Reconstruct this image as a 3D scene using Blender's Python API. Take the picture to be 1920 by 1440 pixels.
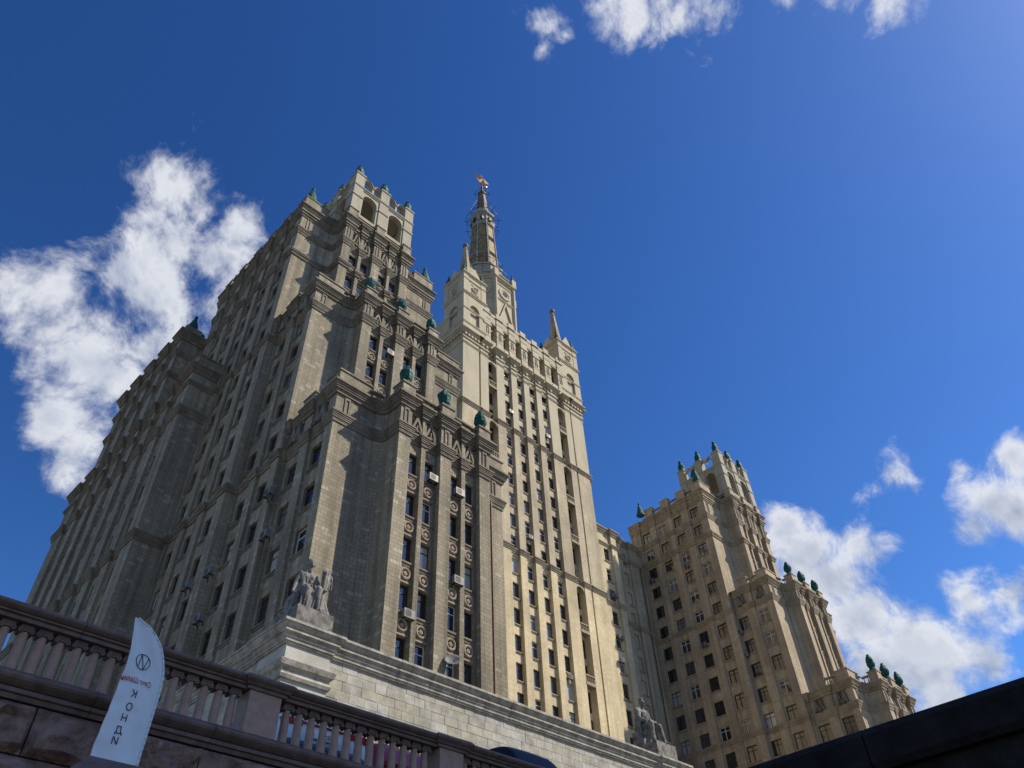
import bpy, math, random
from mathutils import Vector, Matrix, noise as mnoise
random.seed(7)
for o in list(bpy.data.objects): bpy.data.objects.remove(o)
SC = bpy.context.scene
COL = SC.collection

# ------------------------------------------------------------------ camera
# world: X along the street fronts (recedes to the right), Y away from the square (recedes to the left), Z up; camera at the origin
F_PX = 1450.0
R = ((0.71403555, 0.47454102, 0.51474659), (-0.69916128, 0.5215768, 0.48901037), (-0.0364244, -0.70906167, 0.70420509))
cam_d = bpy.data.cameras.new('camera'); cam = bpy.data.objects.new('camera', cam_d); COL.objects.link(cam)
cam_d.sensor_width = 36.0; cam_d.lens = F_PX / 1920 * 36.0; cam_d.clip_start = 0.05; cam_d.clip_end = 9000
cam.matrix_world = Matrix(((R[0][0], -R[0][1], -R[0][2], 0), (R[1][0], -R[1][1], -R[1][2], 0), (R[2][0], -R[2][1], -R[2][2], 0), (0, 0, 0, 1)))
SC.camera = cam
def ray(px, py):
    d = (px - 960, py - 720, F_PX)
    return Vector([sum(R[i][k] * d[k] for k in range(3)) for i in range(3)]).normalized()
def on_x(px, py, X): d = ray(px, py); return d * (X / d.x)
def on_y(px, py, Y): d = ray(px, py); return d * (Y / d.y)

# ------------------------------------------------------------------ world: daylight sky with drifting cumulus
SUN_AZ = math.atan2(0.755, -0.656)      # clockwise from +Y
SUN_EL = math.radians(47)
SUN = Vector((math.sin(SUN_AZ) * math.cos(SUN_EL), math.cos(SUN_AZ) * math.cos(SUN_EL), math.sin(SUN_EL)))
W = bpy.data.worlds.new('World'); SC.world = W; W.use_nodes = True
wt = W.node_tree; wt.nodes.clear()
def N(t, kind, **kw):
    n = t.nodes.new(kind)
    for k, v in kw.items():
        if k.startswith('i_'):
            key = k[2:]; key = int(key) if key.isdigit() else key.replace('_', ' ')
            n.inputs[key].default_value = v
        else: setattr(n, k, v)
    return n
def M_(t, op, a, b=None, c=None, clamp=False):
    n = t.nodes.new('ShaderNodeMath'); n.operation = op; n.use_clamp = clamp
    for i, v in enumerate((a, b, c)):
        if v is None: continue
        if isinstance(v, (int, float)): n.inputs[i].default_value = v
        else: t.links.new(v, n.inputs[i])
    return n.outputs[0]
def VM(t, op, a, b=None, s=None):
    n = t.nodes.new('ShaderNodeVectorMath'); n.operation = op
    for i, v in enumerate((a, b)):
        if v is None: continue
        if isinstance(v, (tuple, list, Vector)): n.inputs[i].default_value = tuple(v)
        else: t.links.new(v, n.inputs[i])
    if s is not None: n.inputs['Scale'].default_value = s
    return n.outputs['Value'] if op in ('LENGTH', 'DISTANCE', 'DOT_PRODUCT') else n.outputs[0]
sky = N(wt, 'ShaderNodeTexSky', sky_type='NISHITA', sun_disc=False, sun_elevation=SUN_EL, sun_rotation=SUN_AZ, altitude=200, air_density=1.0, dust_density=0.3, ozone_density=2.6)
tc = N(wt, 'ShaderNodeTexCoord'); dirv = tc.outputs['Generated']
CLOUDS = [  # image x, y, angular radius in px, strength: where the photograph's clouds stand, as sky directions
 (330,350,95,.7),(250,335,70,.55),(385,395,70,.75),(440,440,80,1),(330,470,130,1),(400,480,110,1),(240,500,120,1),(120,530,110,1),(40,520,90,.85),(170,600,90,.7),
 (300,570,130,1),(90,780,110,1),(200,700,130,1),(300,640,120,1),(130,850,80,.75),(160,680,80,.9),(20,585,60,.6),(110,890,45,.6),
 (960,15,60,.62),(1010,45,50,.7),(1015,95,36,.6),(1062,65,26,.6),(1200,45,75,.75),(1270,40,85,.85),(1330,20,75,.8),(1290,95,50,.62),(1145,45,50,.55),(1560,-10,75,.8),(1660,0,75,.9),(1480,-5,45,.6),(1600,-8,60,.9),
 (1675,890,52,.75),(1640,915,40,.62),(1605,925,34,.55),(1800,880,36,.75),
 (1900,850,80,1.25),(1870,940,85,1.25),(1830,985,75,1.1),(1905,960,90,1.25),(1900,1100,100,1.3),(1820,1130,80,1),(1930,1160,90,1),
 (1480,980,70,1.2),(1530,1030,85,1.25),(1600,1020,80,1.1),(1560,1080,95,1.25),(1500,1120,80,1),(1620,1160,100,1.2),(1700,1180,100,1.15),(1650,1250,100,1.1),(1760,1240,110,1.1),(1860,1250,100,1.1),(1600,1290,90,1),(1780,1320,120,1),(1900,1330,120,1)]
blobs = []
for (x, y, r, s) in CLOUDS:
    d = ray(x, y); d2 = ray(x + r, y); blobs.append((d, (d - d2).length * 1.18, s))
rc = random.Random(3)
for _ in range(9):        # the same broken cumulus goes on round the rest of the sky
    a = math.radians(rc.uniform(95, 365)); e = math.radians(rc.uniform(14, 62))
    c = Vector((math.cos(a) * math.cos(e), math.sin(a) * math.cos(e), math.sin(e)))
    for _k in range(2):
        blobs.append(((c + Vector([rc.uniform(-.1, .1) for _q in range(3)])).normalized(), rc.uniform(.1, .2), rc.uniform(.8, 1)))
acc = None
for (d, r, s) in blobs:
    dist = VM(wt, 'DISTANCE', dirv, d)
    v = M_(wt, 'MULTIPLY_ADD', dist, -s / r, s)
    acc = v if acc is None else M_(wt, 'SMOOTH_MAX', acc, v, 0.3)
def fbm(vec, scale, detail, rough, dist=0.0):
    n = N(wt, 'ShaderNodeTexNoise', i_Scale=scale, i_Detail=detail, i_Roughness=rough, i_Distortion=dist)
    wt.links.new(vec, n.inputs['Vector']); return n.outputs[0]
warp = N(wt, 'ShaderNodeTexNoise', i_Scale=4.0, i_Detail=4.0); wt.links.new(dirv, warp.inputs['Vector'])
pw = VM(wt, 'ADD', dirv, VM(wt, 'SCALE', VM(wt, 'SUBTRACT', warp.outputs[1], (.5, .5, .5)), s=0.10))
n0 = fbm(pw, 9.0, 12, .63, .2)
n1 = fbm(VM(wt, 'ADD', pw, tuple(SUN * 0.035)), 9.0, 6, .55, .15)
big = fbm(VM(wt, 'ADD', pw, (3.1, 1.7, 0)), 4.2, 5, .55)
field = M_(wt, 'ADD', M_(wt, 'MULTIPLY', acc, 1.25), M_(wt, 'MULTIPLY', M_(wt, 'SUBTRACT', n0, 0.55), 4.4))
cov = N(wt, 'ShaderNodeMapRange', interpolation_type='SMOOTHSTEP'); wt.links.new(field, cov.inputs[0])
cov.inputs[1].default_value = 0.05; cov.inputs[2].default_value = 1.0
core = N(wt, 'ShaderNodeMapRange', interpolation_type='SMOOTHSTEP'); wt.links.new(field, core.inputs[0])
core.inputs[1].default_value = 0.55; core.inputs[2].default_value = 1.5
lit = M_(wt, 'MULTIPLY_ADD', M_(wt, 'SUBTRACT', n0, n1), 3.0, 0.78, clamp=True)
lit = M_(wt, 'SUBTRACT', lit, M_(wt, 'MULTIPLY', core.outputs[0], M_(wt, 'MULTIPLY', big, 0.75)), clamp=True)
ccol = N(wt, 'ShaderNodeMix', data_type='RGBA'); wt.links.new(lit, ccol.inputs['Factor'])
ccol.inputs['A'].default_value = (2.9, 3.9, 6.0, 1); ccol.inputs['B'].default_value = (10.6, 10.8, 11.4, 1)
mixc = N(wt, 'ShaderNodeMix', data_type='RGBA')
wt.links.new(M_(wt, 'MULTIPLY', cov.outputs[0], 0.98), mixc.inputs['Factor'])
skyg = N(wt, 'ShaderNodeHueSaturation', i_Saturation=1.22, i_Value=1.56, i_Hue=.503); wt.links.new(sky.outputs[0], skyg.inputs['Color'])
skc = N(wt, 'ShaderNodeGamma', i_Gamma=1.35); wt.links.new(VM(wt, 'SCALE', skyg.outputs[0], s=1 / 5.05), skc.inputs[0])     # deeper blue away from the sun, as the phone renders it
wt.links.new(VM(wt, 'SCALE', skc.outputs[0], s=5.05 * 1.06), mixc.inputs['A']); wt.links.new(ccol.outputs['Result'], mixc.inputs['B'])
bg = N(wt, 'ShaderNodeBackground', i_Strength=0.06); wt.links.new(mixc.outputs['Result'], bg.inputs[0])
wo = N(wt, 'ShaderNodeOutputWorld'); wt.links.new(bg.outputs[0], wo.inputs[0])
sl = bpy.data.lights.new('sun', 'SUN'); sl.energy = 5.0; sl.angle = math.radians(0.8); sl.color = (1.0, 0.91, 0.76)
so = bpy.data.objects.new('sun', sl); COL.objects.link(so); so.rotation_euler = SUN.to_track_quat('Z', 'Y').to_euler(); so.location = SUN * 300
vs = SC.view_settings; vs.view_transform = 'Standard'; vs.look = 'None'; vs.exposure = 0.4; vs.gamma = 1.0; vs.use_curve_mapping = False
SC.cycles.max_bounces = 6; SC.cycles.diffuse_bounces = 3; SC.cycles.glossy_bounces = 3

# ------------------------------------------------------------------ materials
def mat(name, col, rough=.85, spec=.3, metal=0.0):
    m = bpy.data.materials.new(name); m.use_nodes = True
    b = m.node_tree.nodes['Principled BSDF']
    b.inputs['Base Color'].default_value = (*col, 1); b.inputs['Roughness'].default_value = rough
    b.inputs['Specular IOR Level'].default_value = spec; b.inputs['Metallic'].default_value = metal
    return m, m.node_tree, b
def noisy(name, c1, c2, scale=1.0, rough=.85, bump=.15, spec=.3, streak=False, detail=8, zs=1.0, bscale=None):
    m, t, b = mat(name, c1, rough, spec)
    g = N(t, 'ShaderNodeNewGeometry'); mp = N(t, 'ShaderNodeMapping'); t.links.new(g.outputs['Position'], mp.inputs[0])
    mp.inputs['Scale'].default_value = (1, 1, zs)
    n = N(t, 'ShaderNodeTexNoise', i_Scale=scale, i_Detail=detail, i_Roughness=.65); t.links.new(mp.outputs[0], n.inputs['Vector'])
    r = N(t, 'ShaderNodeValToRGB'); t.links.new(n.outputs[0], r.inputs[0])
    r.color_ramp.elements[0].position = .34; r.color_ramp.elements[1].position = .66
    r.color_ramp.elements[0].color = (*c1, 1); r.color_ramp.elements[1].color = (*c2, 1)
    t.links.new(r.outputs[0], b.inputs['Base Color'])
    if bump:
        n2 = N(t, 'ShaderNodeTexNoise', i_Scale=bscale or scale * 6, i_Detail=6.0); t.links.new(g.outputs['Position'], n2.inputs['Vector'])
        bp = N(t, 'ShaderNodeBump', i_Strength=bump, i_Distance=.05); t.links.new(n2.outputs[0], bp.inputs['Height']); t.links.new(bp.outputs[0], b.inputs['Normal'])
    return m
def tiled(name, c1, c2, mortar, light, bw=.46, rh=.285, mort=.012, stain=.5, lightamt=.06):
    """stone facing slabs: running-bond joints, slab-to-slab tone, a few replaced pale slabs, rain streaks"""
    m, t, b = mat(name, c1, .88, .25)
    g = N(t, 'ShaderNodeNewGeometry'); sp = N(t, 'ShaderNodeSeparateXYZ'); t.links.new(g.outputs['Position'], sp.inputs[0])
    sn = N(t, 'ShaderNodeSeparateXYZ'); t.links.new(g.outputs['True Normal'], sn.inputs[0])
    isx = M_(t, 'GREATER_THAN', M_(t, 'ABSOLUTE', sn.outputs[0]), M_(t, 'ABSOLUTE', sn.outputs[1]))
    mx = N(t, 'ShaderNodeMix', data_type='FLOAT'); t.links.new(isx, mx.inputs[0]); t.links.new(sp.outputs[0], mx.inputs[2]); t.links.new(sp.outputs[1], mx.inputs[3])
    cb = N(t, 'ShaderNodeCombineXYZ'); t.links.new(mx.outputs[0], cb.inputs[0]); t.links.new(sp.outputs[2], cb.inputs[1])
    br = N(t, 'ShaderNodeTexBrick', offset=.5); t.links.new(cb.outputs[0], br.inputs['Vector'])
    br.inputs['Color1'].default_value = (*c1, 1); br.inputs['Color2'].default_value = (*c2, 1); br.inputs['Mortar'].default_value = (*mortar, 1)
    br.inputs['Scale'].default_value = 1; br.inputs['Mortar Size'].default_value = mort; br.inputs['Mortar Smooth'].default_value = .3
    br.inputs['Brick Width'].default_value = bw; br.inputs['Row Height'].default_value = rh; br.inputs['Bias'].default_value = 0
    # pale replaced slabs: random per slab cell
    row = M_(t, 'FLOOR', M_(t, 'DIVIDE', sp.outputs[2], rh))
    sh = M_(t, 'MULTIPLY', M_(t, 'MODULO', row, 2.0), .5)
    cell = N(t, 'ShaderNodeCombineXYZ'); t.links.new(M_(t, 'FLOOR', M_(t, 'ADD', M_(t, 'DIVIDE', mx.outputs[0], bw), sh)), cell.inputs[0]); t.links.new(row, cell.inputs[1])
    wn = N(t, 'ShaderNodeTexWhiteNoise', noise_dimensions='2D'); t.links.new(cell.outputs[0], wn.inputs['Vector'])
    pale = M_(t, 'MULTIPLY', M_(t, 'GREATER_THAN', wn.outputs[0], 1 - lightamt), M_(t, 'SUBTRACT', 1.0, br.outputs['Fac']))
    m1 = N(t, 'ShaderNodeMix', data_type='RGBA'); t.links.new(pale, m1.inputs[0]); t.links.new(br.outputs['Color'], m1.inputs['A']); m1.inputs['B'].default_value = (*light, 1)
    # grime
    mp = N(t, 'ShaderNodeMapping'); t.links.new(g.outputs['Position'], mp.inputs[0]); mp.inputs['Scale'].default_value = (1.7, 1.7, .07)
    ns = N(t, 'ShaderNodeTexNoise', i_Scale=.9, i_Detail=7.0, i_Roughness=.65); t.links.new(mp.outputs[0], ns.inputs['Vector'])
    mr = N(t, 'ShaderNodeMapRange'); t.links.new(ns.outputs[0], mr.inputs[0]); mr.inputs[1].default_value = .36; mr.inputs[2].default_value = .64; mr.inputs[3].default_value = 1 - stain; mr.inputs[4].default_value = 1.08
    n3 = N(t, 'ShaderNodeTexNoise', i_Scale=.22, i_Detail=5.0); t.links.new(g.outputs['Position'], n3.inputs['Vector'])
    mr3 = N(t, 'ShaderNodeMapRange'); t.links.new(n3.outputs[0], mr3.inputs[0]); mr3.inputs[1].default_value = .3; mr3.inputs[2].default_value = .7; mr3.inputs[3].default_value = .8; mr3.inputs[4].default_value = 1.15
    ml = N(t, 'ShaderNodeMix', data_type='RGBA', blend_type='MULTIPLY'); ml.inputs[0].default_value = 1
    t.links.new(m1.outputs['Result'], ml.inputs['A'])
    cg = N(t, 'ShaderNodeCombineColor'); v = M_(t, 'MULTIPLY', mr.outputs[0], mr3.outputs[0])
    for i in range(3): t.links.new(v, cg.inputs[i])
    t.links.new(cg.outputs[0], ml.inputs['B']); t.links.new(ml.outputs['Result'], b.inputs['Base Color'])
    nf = N(t, 'ShaderNodeTexNoise', i_Scale=9.0, i_Detail=5.0); t.links.new(g.outputs['Position'], nf.inputs['Vector'])
    hh = M_(t, 'ADD', M_(t, 'MULTIPLY', br.outputs['Fac'], -1.0), M_(t, 'MULTIPLY', nf.outputs[0], .5))
    hh = M_(t, 'ADD', hh, M_(t, 'MULTIPLY', wn.outputs[0], .35))
    bp = N(t, 'ShaderNodeBump', i_Strength=.45, i_Distance=.03); t.links.new(hh, bp.inputs['Height']); t.links.new(bp.outputs[0], b.inputs['Normal'])
    return m
MT = {}
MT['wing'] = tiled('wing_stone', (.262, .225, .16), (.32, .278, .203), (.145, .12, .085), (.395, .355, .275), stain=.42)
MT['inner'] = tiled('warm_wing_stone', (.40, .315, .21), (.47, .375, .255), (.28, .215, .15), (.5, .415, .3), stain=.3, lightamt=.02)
MT['tower'] = tiled('tower_stone', (.40, .335, .228), (.46, .39, .272), (.3, .25, .175), (.5, .44, .32), stain=.25, lightamt=.02)
MT['towerlow'] = tiled('yellow_tower_stone', (.51, .42, .26), (.585, .485, .31), (.39, .315, .2), (.62, .53, .365), stain=.16, lightamt=.02)
MT['plaster'] = noisy('cream_plaster', (.36, .31, .215), (.45, .395, .285), .7, .9, .06, zs=.25)
MT['trim'] = noisy('stone_trim', (.115, .096, .072), (.235, .205, .155), 1.1, .88, .2, zs=.6)
MT['ttrim'] = noisy('tower_trim', (.22, .175, .12), (.38, .315, .225), 1.1, .88, .15, zs=.5)
MT['pink'] = noisy('pink_spandrel', (.25, .20, .155), (.33, .265, .205), 2.0, .88, .15)
MT['pod'] = noisy('limestone_block', (.33, .315, .275), (.47, .455, .405), .9, .85, .25)
MT['podtrim'] = noisy('limestone_moulding', (.17, .155, .13), (.42, .395, .34), 2.2, .85, .3, zs=1.0)
MT['statue'] = noisy('weathered_limestone', (.06, .057, .053), (.25, .238, .215), 3.0, .85, .35)
MT['granite'] = noisy('red_granite', (.36, .21, .155), (.45, .285, .22), 7.0, .62, .1, .4, bscale=60)
MT['granite_dirty'] = noisy('sooty_granite', (.115, .068, .052), (.205, .132, .105), 5.0, .6, .12, .4, bscale=50)
MT['rough_granite'] = noisy('rockfaced_granite', (.15, .085, .065), (.37, .235, .185), 3.5, .85, .6, .25, bscale=14)
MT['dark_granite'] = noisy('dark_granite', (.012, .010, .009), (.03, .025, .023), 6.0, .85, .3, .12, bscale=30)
MT['asphalt'] = noisy('pale_asphalt', (.10, .096, .09), (.15, .145, .135), 3, .9, .2)
MT['paving'] = noisy('paving', (.14, .133, .122), (.20, .19, .175), 1.5, .85, .1)
MT['verdigris'] = noisy('green_wrap_cloth', (.0, .04, .035), (.004, .10, .082), 3.0, .7, .35, .35, bscale=9)
MT['belv'] = noisy('grey_cream_plaster', (.29, .26, .195), (.39, .35, .27), .8, .9, .1, zs=.3)
MT['spire'] = noisy('aged_copper', (.075, .05, .036), (.19, .125, .08), 1.3, .7, .2, .4, zs=.5)
MT['goldpanel'] = noisy('ochre_panel', (.10, .07, .035), (.32, .215, .085), 1.6, .7, .15, zs=.5)
MT['whitestone'] = noisy('pale_stone', (.19, .175, .14), (.36, .34, .285), 1.4, .85, .15)
MT['gilt'] = mat('gilded_metal', (.42, .22, .10), .45, .5, .4)[0]
MT['iron'] = mat('dark_iron', (.03, .03, .032), .6, .4, .3)[0]
MT['pipe'] = mat('brown_downpipe', (.16, .08, .05), .6, .4)[0]
MT['darkframe'] = mat('dark_brown_frame', (.045, .036, .03), .6, .4)[0]
MT['whiteframe'] = mat('white_plastic_frame', (.62, .62, .6), .5, .4)[0]
MT['acwhite'] = noisy('ac_casing', (.12, .12, .115), (.20, .20, .192), 3, .5, .0)
MT['rubber'] = mat('rubber', (.02, .02, .02), .8, .3)[0]
MT['roof'] = noisy('roof_sheet', (.14, .13, .12), (.2, .19, .17), 1, .8, .05)
def glass():
    m, t, b = mat('window_glass', (.02, .023, .027), .04, .9)
    oi = N(t, 'ShaderNodeObjectInfo')
    r = N(t, 'ShaderNodeValToRGB'); t.links.new(oi.outputs['Random'], r.inputs[0]); r.color_ramp.interpolation = 'CONSTANT'
    e = r.color_ramp.elements; e[0].color = (.012, .014, .017, 1); e[1].position = .42; e[1].color = (.03, .034, .038, 1)
    e2 = e.new(.68); e2.color = (.02, .018, .016, 1); e3 = e.new(.82); e3.color = (.13, .14, .15, 1); e4 = e.new(.94); e4.color = (.4, .4, .385, 1)
    t.links.new(r.outputs[0], b.inputs['Base Color']); b.inputs['IOR'].default_value = 1.65
    g = N(t, 'ShaderNodeNewGeometry'); n = N(t, 'ShaderNodeTexNoise', i_Scale=.9, i_Detail=1.0); t.links.new(g.outputs['Position'], n.inputs['Vector'])
    bp = N(t, 'ShaderNodeBump', i_Strength=.08, i_Distance=.05); t.links.new(n.outputs[0], bp.inputs['Height']); t.links.new(bp.outputs[0], b.inputs['Normal'])
    return m
MT['glass'] = glass()
def paint(name, c): m, t, b = mat(name, c, .3, .5); b.inputs['Coat Weight'].default_value = .25; b.inputs['Coat Roughness'].default_value = .06; return m

# ------------------------------------------------------------------ mesh helpers
XC = 63.7                        # the building's axis of symmetry
MIR = [False]                    # when set, everything is built mirrored about that axis
def T(p): return (2 * XC - p[0], p[1], p[2]) if MIR[0] else (p[0], p[1], p[2])
class MB:
    def __init__(s): s.v = []; s.f = []
    def poly(s, pts): i = len(s.v); s.v += [tuple(p) for p in pts]; s.f.append(tuple(range(i, i + len(pts))))
    def box(s, x0, x1, y0, y1, z0, z1):
        x0, x1 = min(x0, x1), max(x0, x1); y0, y1 = min(y0, y1), max(y0, y1)
        i = len(s.v); s.v += [(x0, y0, z0), (x1, y0, z0), (x1, y1, z0), (x0, y1, z0), (x0, y0, z1), (x1, y0, z1), (x1, y1, z1), (x0, y1, z1)]
        s.f += [tuple(i + k for k in q) for q in ((0, 3, 2, 1), (4, 5, 6, 7), (0, 1, 5, 4), (1, 2, 6, 5), (2, 3, 7, 6), (3, 0, 4, 7))]
        return s
    def prism(s, pts, z0, z1):           # plan polygon counter-clockwise
        n = len(pts); i = len(s.v); s.v += [(x, y, z0) for x, y in pts] + [(x, y, z1) for x, y in pts]
        s.f += [tuple(i + n + k for k in range(n)), tuple(i + k for k in reversed(range(n)))]
        s.f += [(i + k, i + (k + 1) % n, i + n + (k + 1) % n, i + n + k) for k in range(n)]
        return s
    def sweep(s, path, prof, closed=False, caps=False):
        n = len(path); offs = []
        for k in range(n):
            a = path[k - 1] if (k > 0 or closed) else None; c = path[(k + 1) % n] if (k < n - 1 or closed) else None; b = path[k]
            def nr(p, q):
                dx, dy = q[0] - p[0], q[1] - p[1]; L = math.hypot(dx, dy) or 1; return (dy / L, -dx / L)
            n1 = nr(a, b) if a else nr(b, c); n2 = nr(b, c) if c else n1
            mx, my = n1[0] + n2[0], n1[1] + n2[1]; d = 1 + n1[0] * n2[0] + n1[1] * n2[1]
            d = max(d, .25); offs.append((mx / d, my / d))
        i = len(s.v); m = len(prof)
        for (b, o) in zip(path, offs):
            for (w, z) in prof: s.v.append((b[0] + o[0] * w, b[1] + o[1] * w, z))
        for k in range(n if closed else n - 1):
            k2 = (k + 1) % n
            for j in range(m - 1): s.f.append((i + k * m + j, i + k2 * m + j, i + k2 * m + j + 1, i + k * m + j + 1))
        if caps and not closed:
            s.f.append(tuple(i + j for j in range(m))); s.f.append(tuple(i + (n - 1) * m + j for j in reversed(range(m))))
        return s
    def tube(s, a, b, ra, rb=None, n=8, cap=True):
        rb = ra if rb is None else rb; a, b = Vector(a), Vector(b); d = (b - a).normalized()
        u = d.orthogonal().normalized(); w = d.cross(u); i = len(s.v)
        for (c, r) in ((a, ra), (b, rb)):
            for k in range(n): t = 2 * math.pi * k / n; s.v.append(tuple(c + u * (r * math.cos(t)) + w * (r * math.sin(t))))
        s.f += [(i + k, i + (k + 1) % n, i + n + (k + 1) % n, i + n + k) for k in range(n)]
        if cap: s.f += [tuple(i + k for k in reversed(range(n))), tuple(i + n + k for k in range(n))]
        return s
    def lathe(s, c, prof, n=10, rot=0.0, wob=0.0, seed=0):
        i = len(s.v); m = len(prof)
        for j, (r, z) in enumerate(prof):
            for k in range(n):
                t = 2 * math.pi * k / n + rot; rr = r
                if wob: rr = r * (1 + wob * mnoise.noise(Vector((math.cos(t) * 2 + seed, math.sin(t) * 2, z * 1.7 + seed))))
                s.v.append((c[0] + rr * math.cos(t), c[1] + rr * math.sin(t), c[2] + z))
        for j in range(m - 1):
            s.f += [(i + j * n + k, i + j * n + (k + 1) % n, i + (j + 1) * n + (k + 1) % n, i + (j + 1) * n + k) for k in range(n)]
        s.f += [tuple(i + k for k in reversed(range(n))), tuple(i + (m - 1) * n + k for k in range(n))]
        return s
    def mesh(s, name, m, smooth=False):
        me = bpy.data.meshes.new(name); fl = MIR[0]
        me.from_pydata([T(p) for p in s.v], [], [tuple(reversed(f)) for f in s.f] if fl else s.f)
        me.materials.append(MT[m] if isinstance(m, str) else m)
        if smooth: me.polygons.foreach_set('use_smooth', [True] * len(me.polygons))
        me.update(); return me
    def build(s, name, m, parent=None, smooth=False, kind=None):
        o = bpy.data.objects.new(name, s.mesh(name, m, smooth)); COL.objects.link(o)
        if parent: attach(o, parent)
        if kind: o['kind'] = kind
        return o
def attach(o, parent):
    o.parent = parent
    M = Matrix.LocRotScale(parent.location, parent.rotation_euler, parent.scale)     # every location is given in world space
    o.matrix_parent_inverse = M.inverted()
def inst(name, me, loc, rz, parent=None, sc=None):
    o = bpy.data.objects.new(name, me); COL.objects.link(o); o.location = loc; o.rotation_euler = (0, 0, rz)
    if sc: o.scale = sc
    if parent: attach(o, parent)
    return o
def thing(name, label, cat, loc=(0, 0, 0), rz=0, group=None):
    o = bpy.data.objects.new(name, None); COL.objects.link(o); o.location = loc; o.rotation_euler = (0, 0, rz); o.empty_display_size = .5
    o['label'] = label; o['category'] = cat
    if group: o['group'] = group
    return o
def tag(o, label, cat, group=None):
    o['label'] = label; o['category'] = cat
    if group: o['group'] = group
    return o
def structure(o): o['kind'] = 'structure'; return o
# ------------------------------------------------------------------ windows and walls
REV = .2
_wc = {}
def window_meshes(w, h, style, fm, sill):
    key = (round(w, 2), round(h, 2), style, fm, sill)
    if key in _wc: return _wc[key]
    keep = MIR[0]; MIR[0] = False
    f = MB(); t = .065; d0, d1 = REV, REV + .07
    f.box(0, w, d0, d1, 0, t); f.box(0, w, d0, d1, h - t, h); f.box(0, t, d0, d1, t, h - t); f.box(w - t, w, d0, d1, t, h - t)
    zt = h * .7
    if style in ('tall', 'pair'): f.box(t, w - t, d0 + .005, d1 - .005, zt - .03, zt + .03)
    if style == 'pair': f.box(w / 2 - .04, w / 2 + .04, d0 - .004, d1 - .008, t, h - t)
    if style == 'side': f.box(w * .62 - .03, w * .62 + .03, d0 - .004, d1 - .008, t, h - t)
    p = MB(); p.poly([(t, d0 + .04, t), (w - t, d0 + .04, t), (w - t, d0 + .04, h - t), (t, d0 + .04, h - t)])
    s = None
    if sill:
        s = MB(); s.box(-.12, w + .12, -.13, REV, -.12, -.003); s.box(-.06, w + .06, -.06, .0 - .002, -.26, -.12); s = s.mesh('sill', sill)
    _wc[key] = (f.mesh('window', fm), p.mesh('pane', 'glass'), s)
    MIR[0] = keep
    return _wc[key]
wr = random.Random(11)
def put_window(A, B, u0, u1, za, zb, style, parent, sill='trim', white=.15):
    A, B = T((*A, 0)), T((*B, 0))
    if MIR[0]: A, B = B, A; L = math.hypot(B[0] - A[0], B[1] - A[1]); u0, u1 = L - u1, L - u0
    L = math.hypot(B[0] - A[0], B[1] - A[1]); ux, uy = (B[0] - A[0]) / L, (B[1] - A[1]) / L
    rz = math.atan2(uy, ux); loc = (A[0] + ux * u0, A[1] + uy * u0, za)
    fm = 'whiteframe' if wr.random() < white else 'darkframe'
    if style == 'auto': style = wr.choice(('tall', 'tall', 'side', 'pair'))
    f, p, s = window_meshes(u1 - u0, zb - za, style, fm, sill)
    w = inst('window', f, loc, rz, parent)
    a = wr.uniform(-.012, .012)
    inst('pane', p, loc, rz + a * .5, w)
    if s: inst('sill', s, loc, rz, w)
    return w
def wall_panel(mb, A, B, z0, z1, u0, u1, rows):
    L = math.hypot(B[0] - A[0], B[1] - A[1]); ux, uy = (B[0] - A[0]) / L, (B[1] - A[1]) / L; ix, iy = -uy, ux
    def P(u, z, d=0.0): return (A[0] + ux * u + ix * d, A[1] + uy * u + iy * d, z)
    def Q(a, b, c, d): mb.poly([P(a, c), P(b, c), P(b, d), P(a, d)])
    Q(0, u0, z0, z1); Q(u1, L, z0, z1); z = z0; D = REV + .12
    for (za, zb) in rows:
        Q(u0, u1, z, za); z = zb
        mb.poly([P(u0, za), P(u0, za, D), P(u0, zb, D), P(u0, zb)]); mb.poly([P(u1, za, D), P(u1, za), P(u1, zb), P(u1, zb, D)])
        mb.poly([P(u0, za), P(u1, za), P(u1, za, D), P(u0, za, D)]); mb.poly([P(u0, zb, D), P(u1, zb, D), P(u1, zb), P(u0, zb)])
        mb.poly([P(u0, za, D), P(u1, za, D), P(u1, zb, D), P(u0, zb, D)])
    Q(u0, u1, z, z1)
class Path:
    """plan outline walked with the outside on the right hand; a segment may carry one column of windows"""
    def __init__(s): s.p = []; s.w = {}
    def to(s, x, y): 
        if not s.p or abs(s.p[-1][0] - x) + abs(s.p[-1][1] - y) > 1e-4: s.p.append((x, y))
        return s
    def win(s, u0, u1, rows, style='auto', sill='trim', white=.15): s.w[len(s.p) - 1] = (u0, u1, rows, style, sill, white); return s
    def walls(s, z0, z1, name, m, parent):
        mb = MB()
        for k in range(len(s.p) - 1):
            A, B = s.p[k], s.p[k + 1]
            if k in s.w:
                u0, u1, rows, st, sill, wh = s.w[k]; rows = sorted(r for r in rows if r[0] > z0 + .02 and r[1] < z1 - .02)
                wall_panel(mb, A, B, z0, z1, u0, u1, rows)
                for (za, zb) in rows: put_window(A, B, u0, u1, za, zb, st, parent, sill, wh)
            else: mb.poly([(*A, z0), (*B, z0), (*B, z1), (*A, z1)])
        return mb.build(name, m, parent)
    def course(s, prof, name, m, parent, pts=None): return MB().sweep(pts or s.p, prof).build(name, m, parent)
def moulding(z0, h, out, n=3):
    """stacked string course: steps out towards the top"""
    pr = [(0, z0)]
    for k in range(n):
        o = out * (k + 1) / n; za = z0 + h * k / n
        pr += [(o * .82, za + .004), (o * .82, za + h / n * .45), (o, za + h / n * .5), (o, za + h / n * .92)]
    pr += [(out, z0 + h), (-.25, z0 + h + .03)]
    return pr
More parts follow.
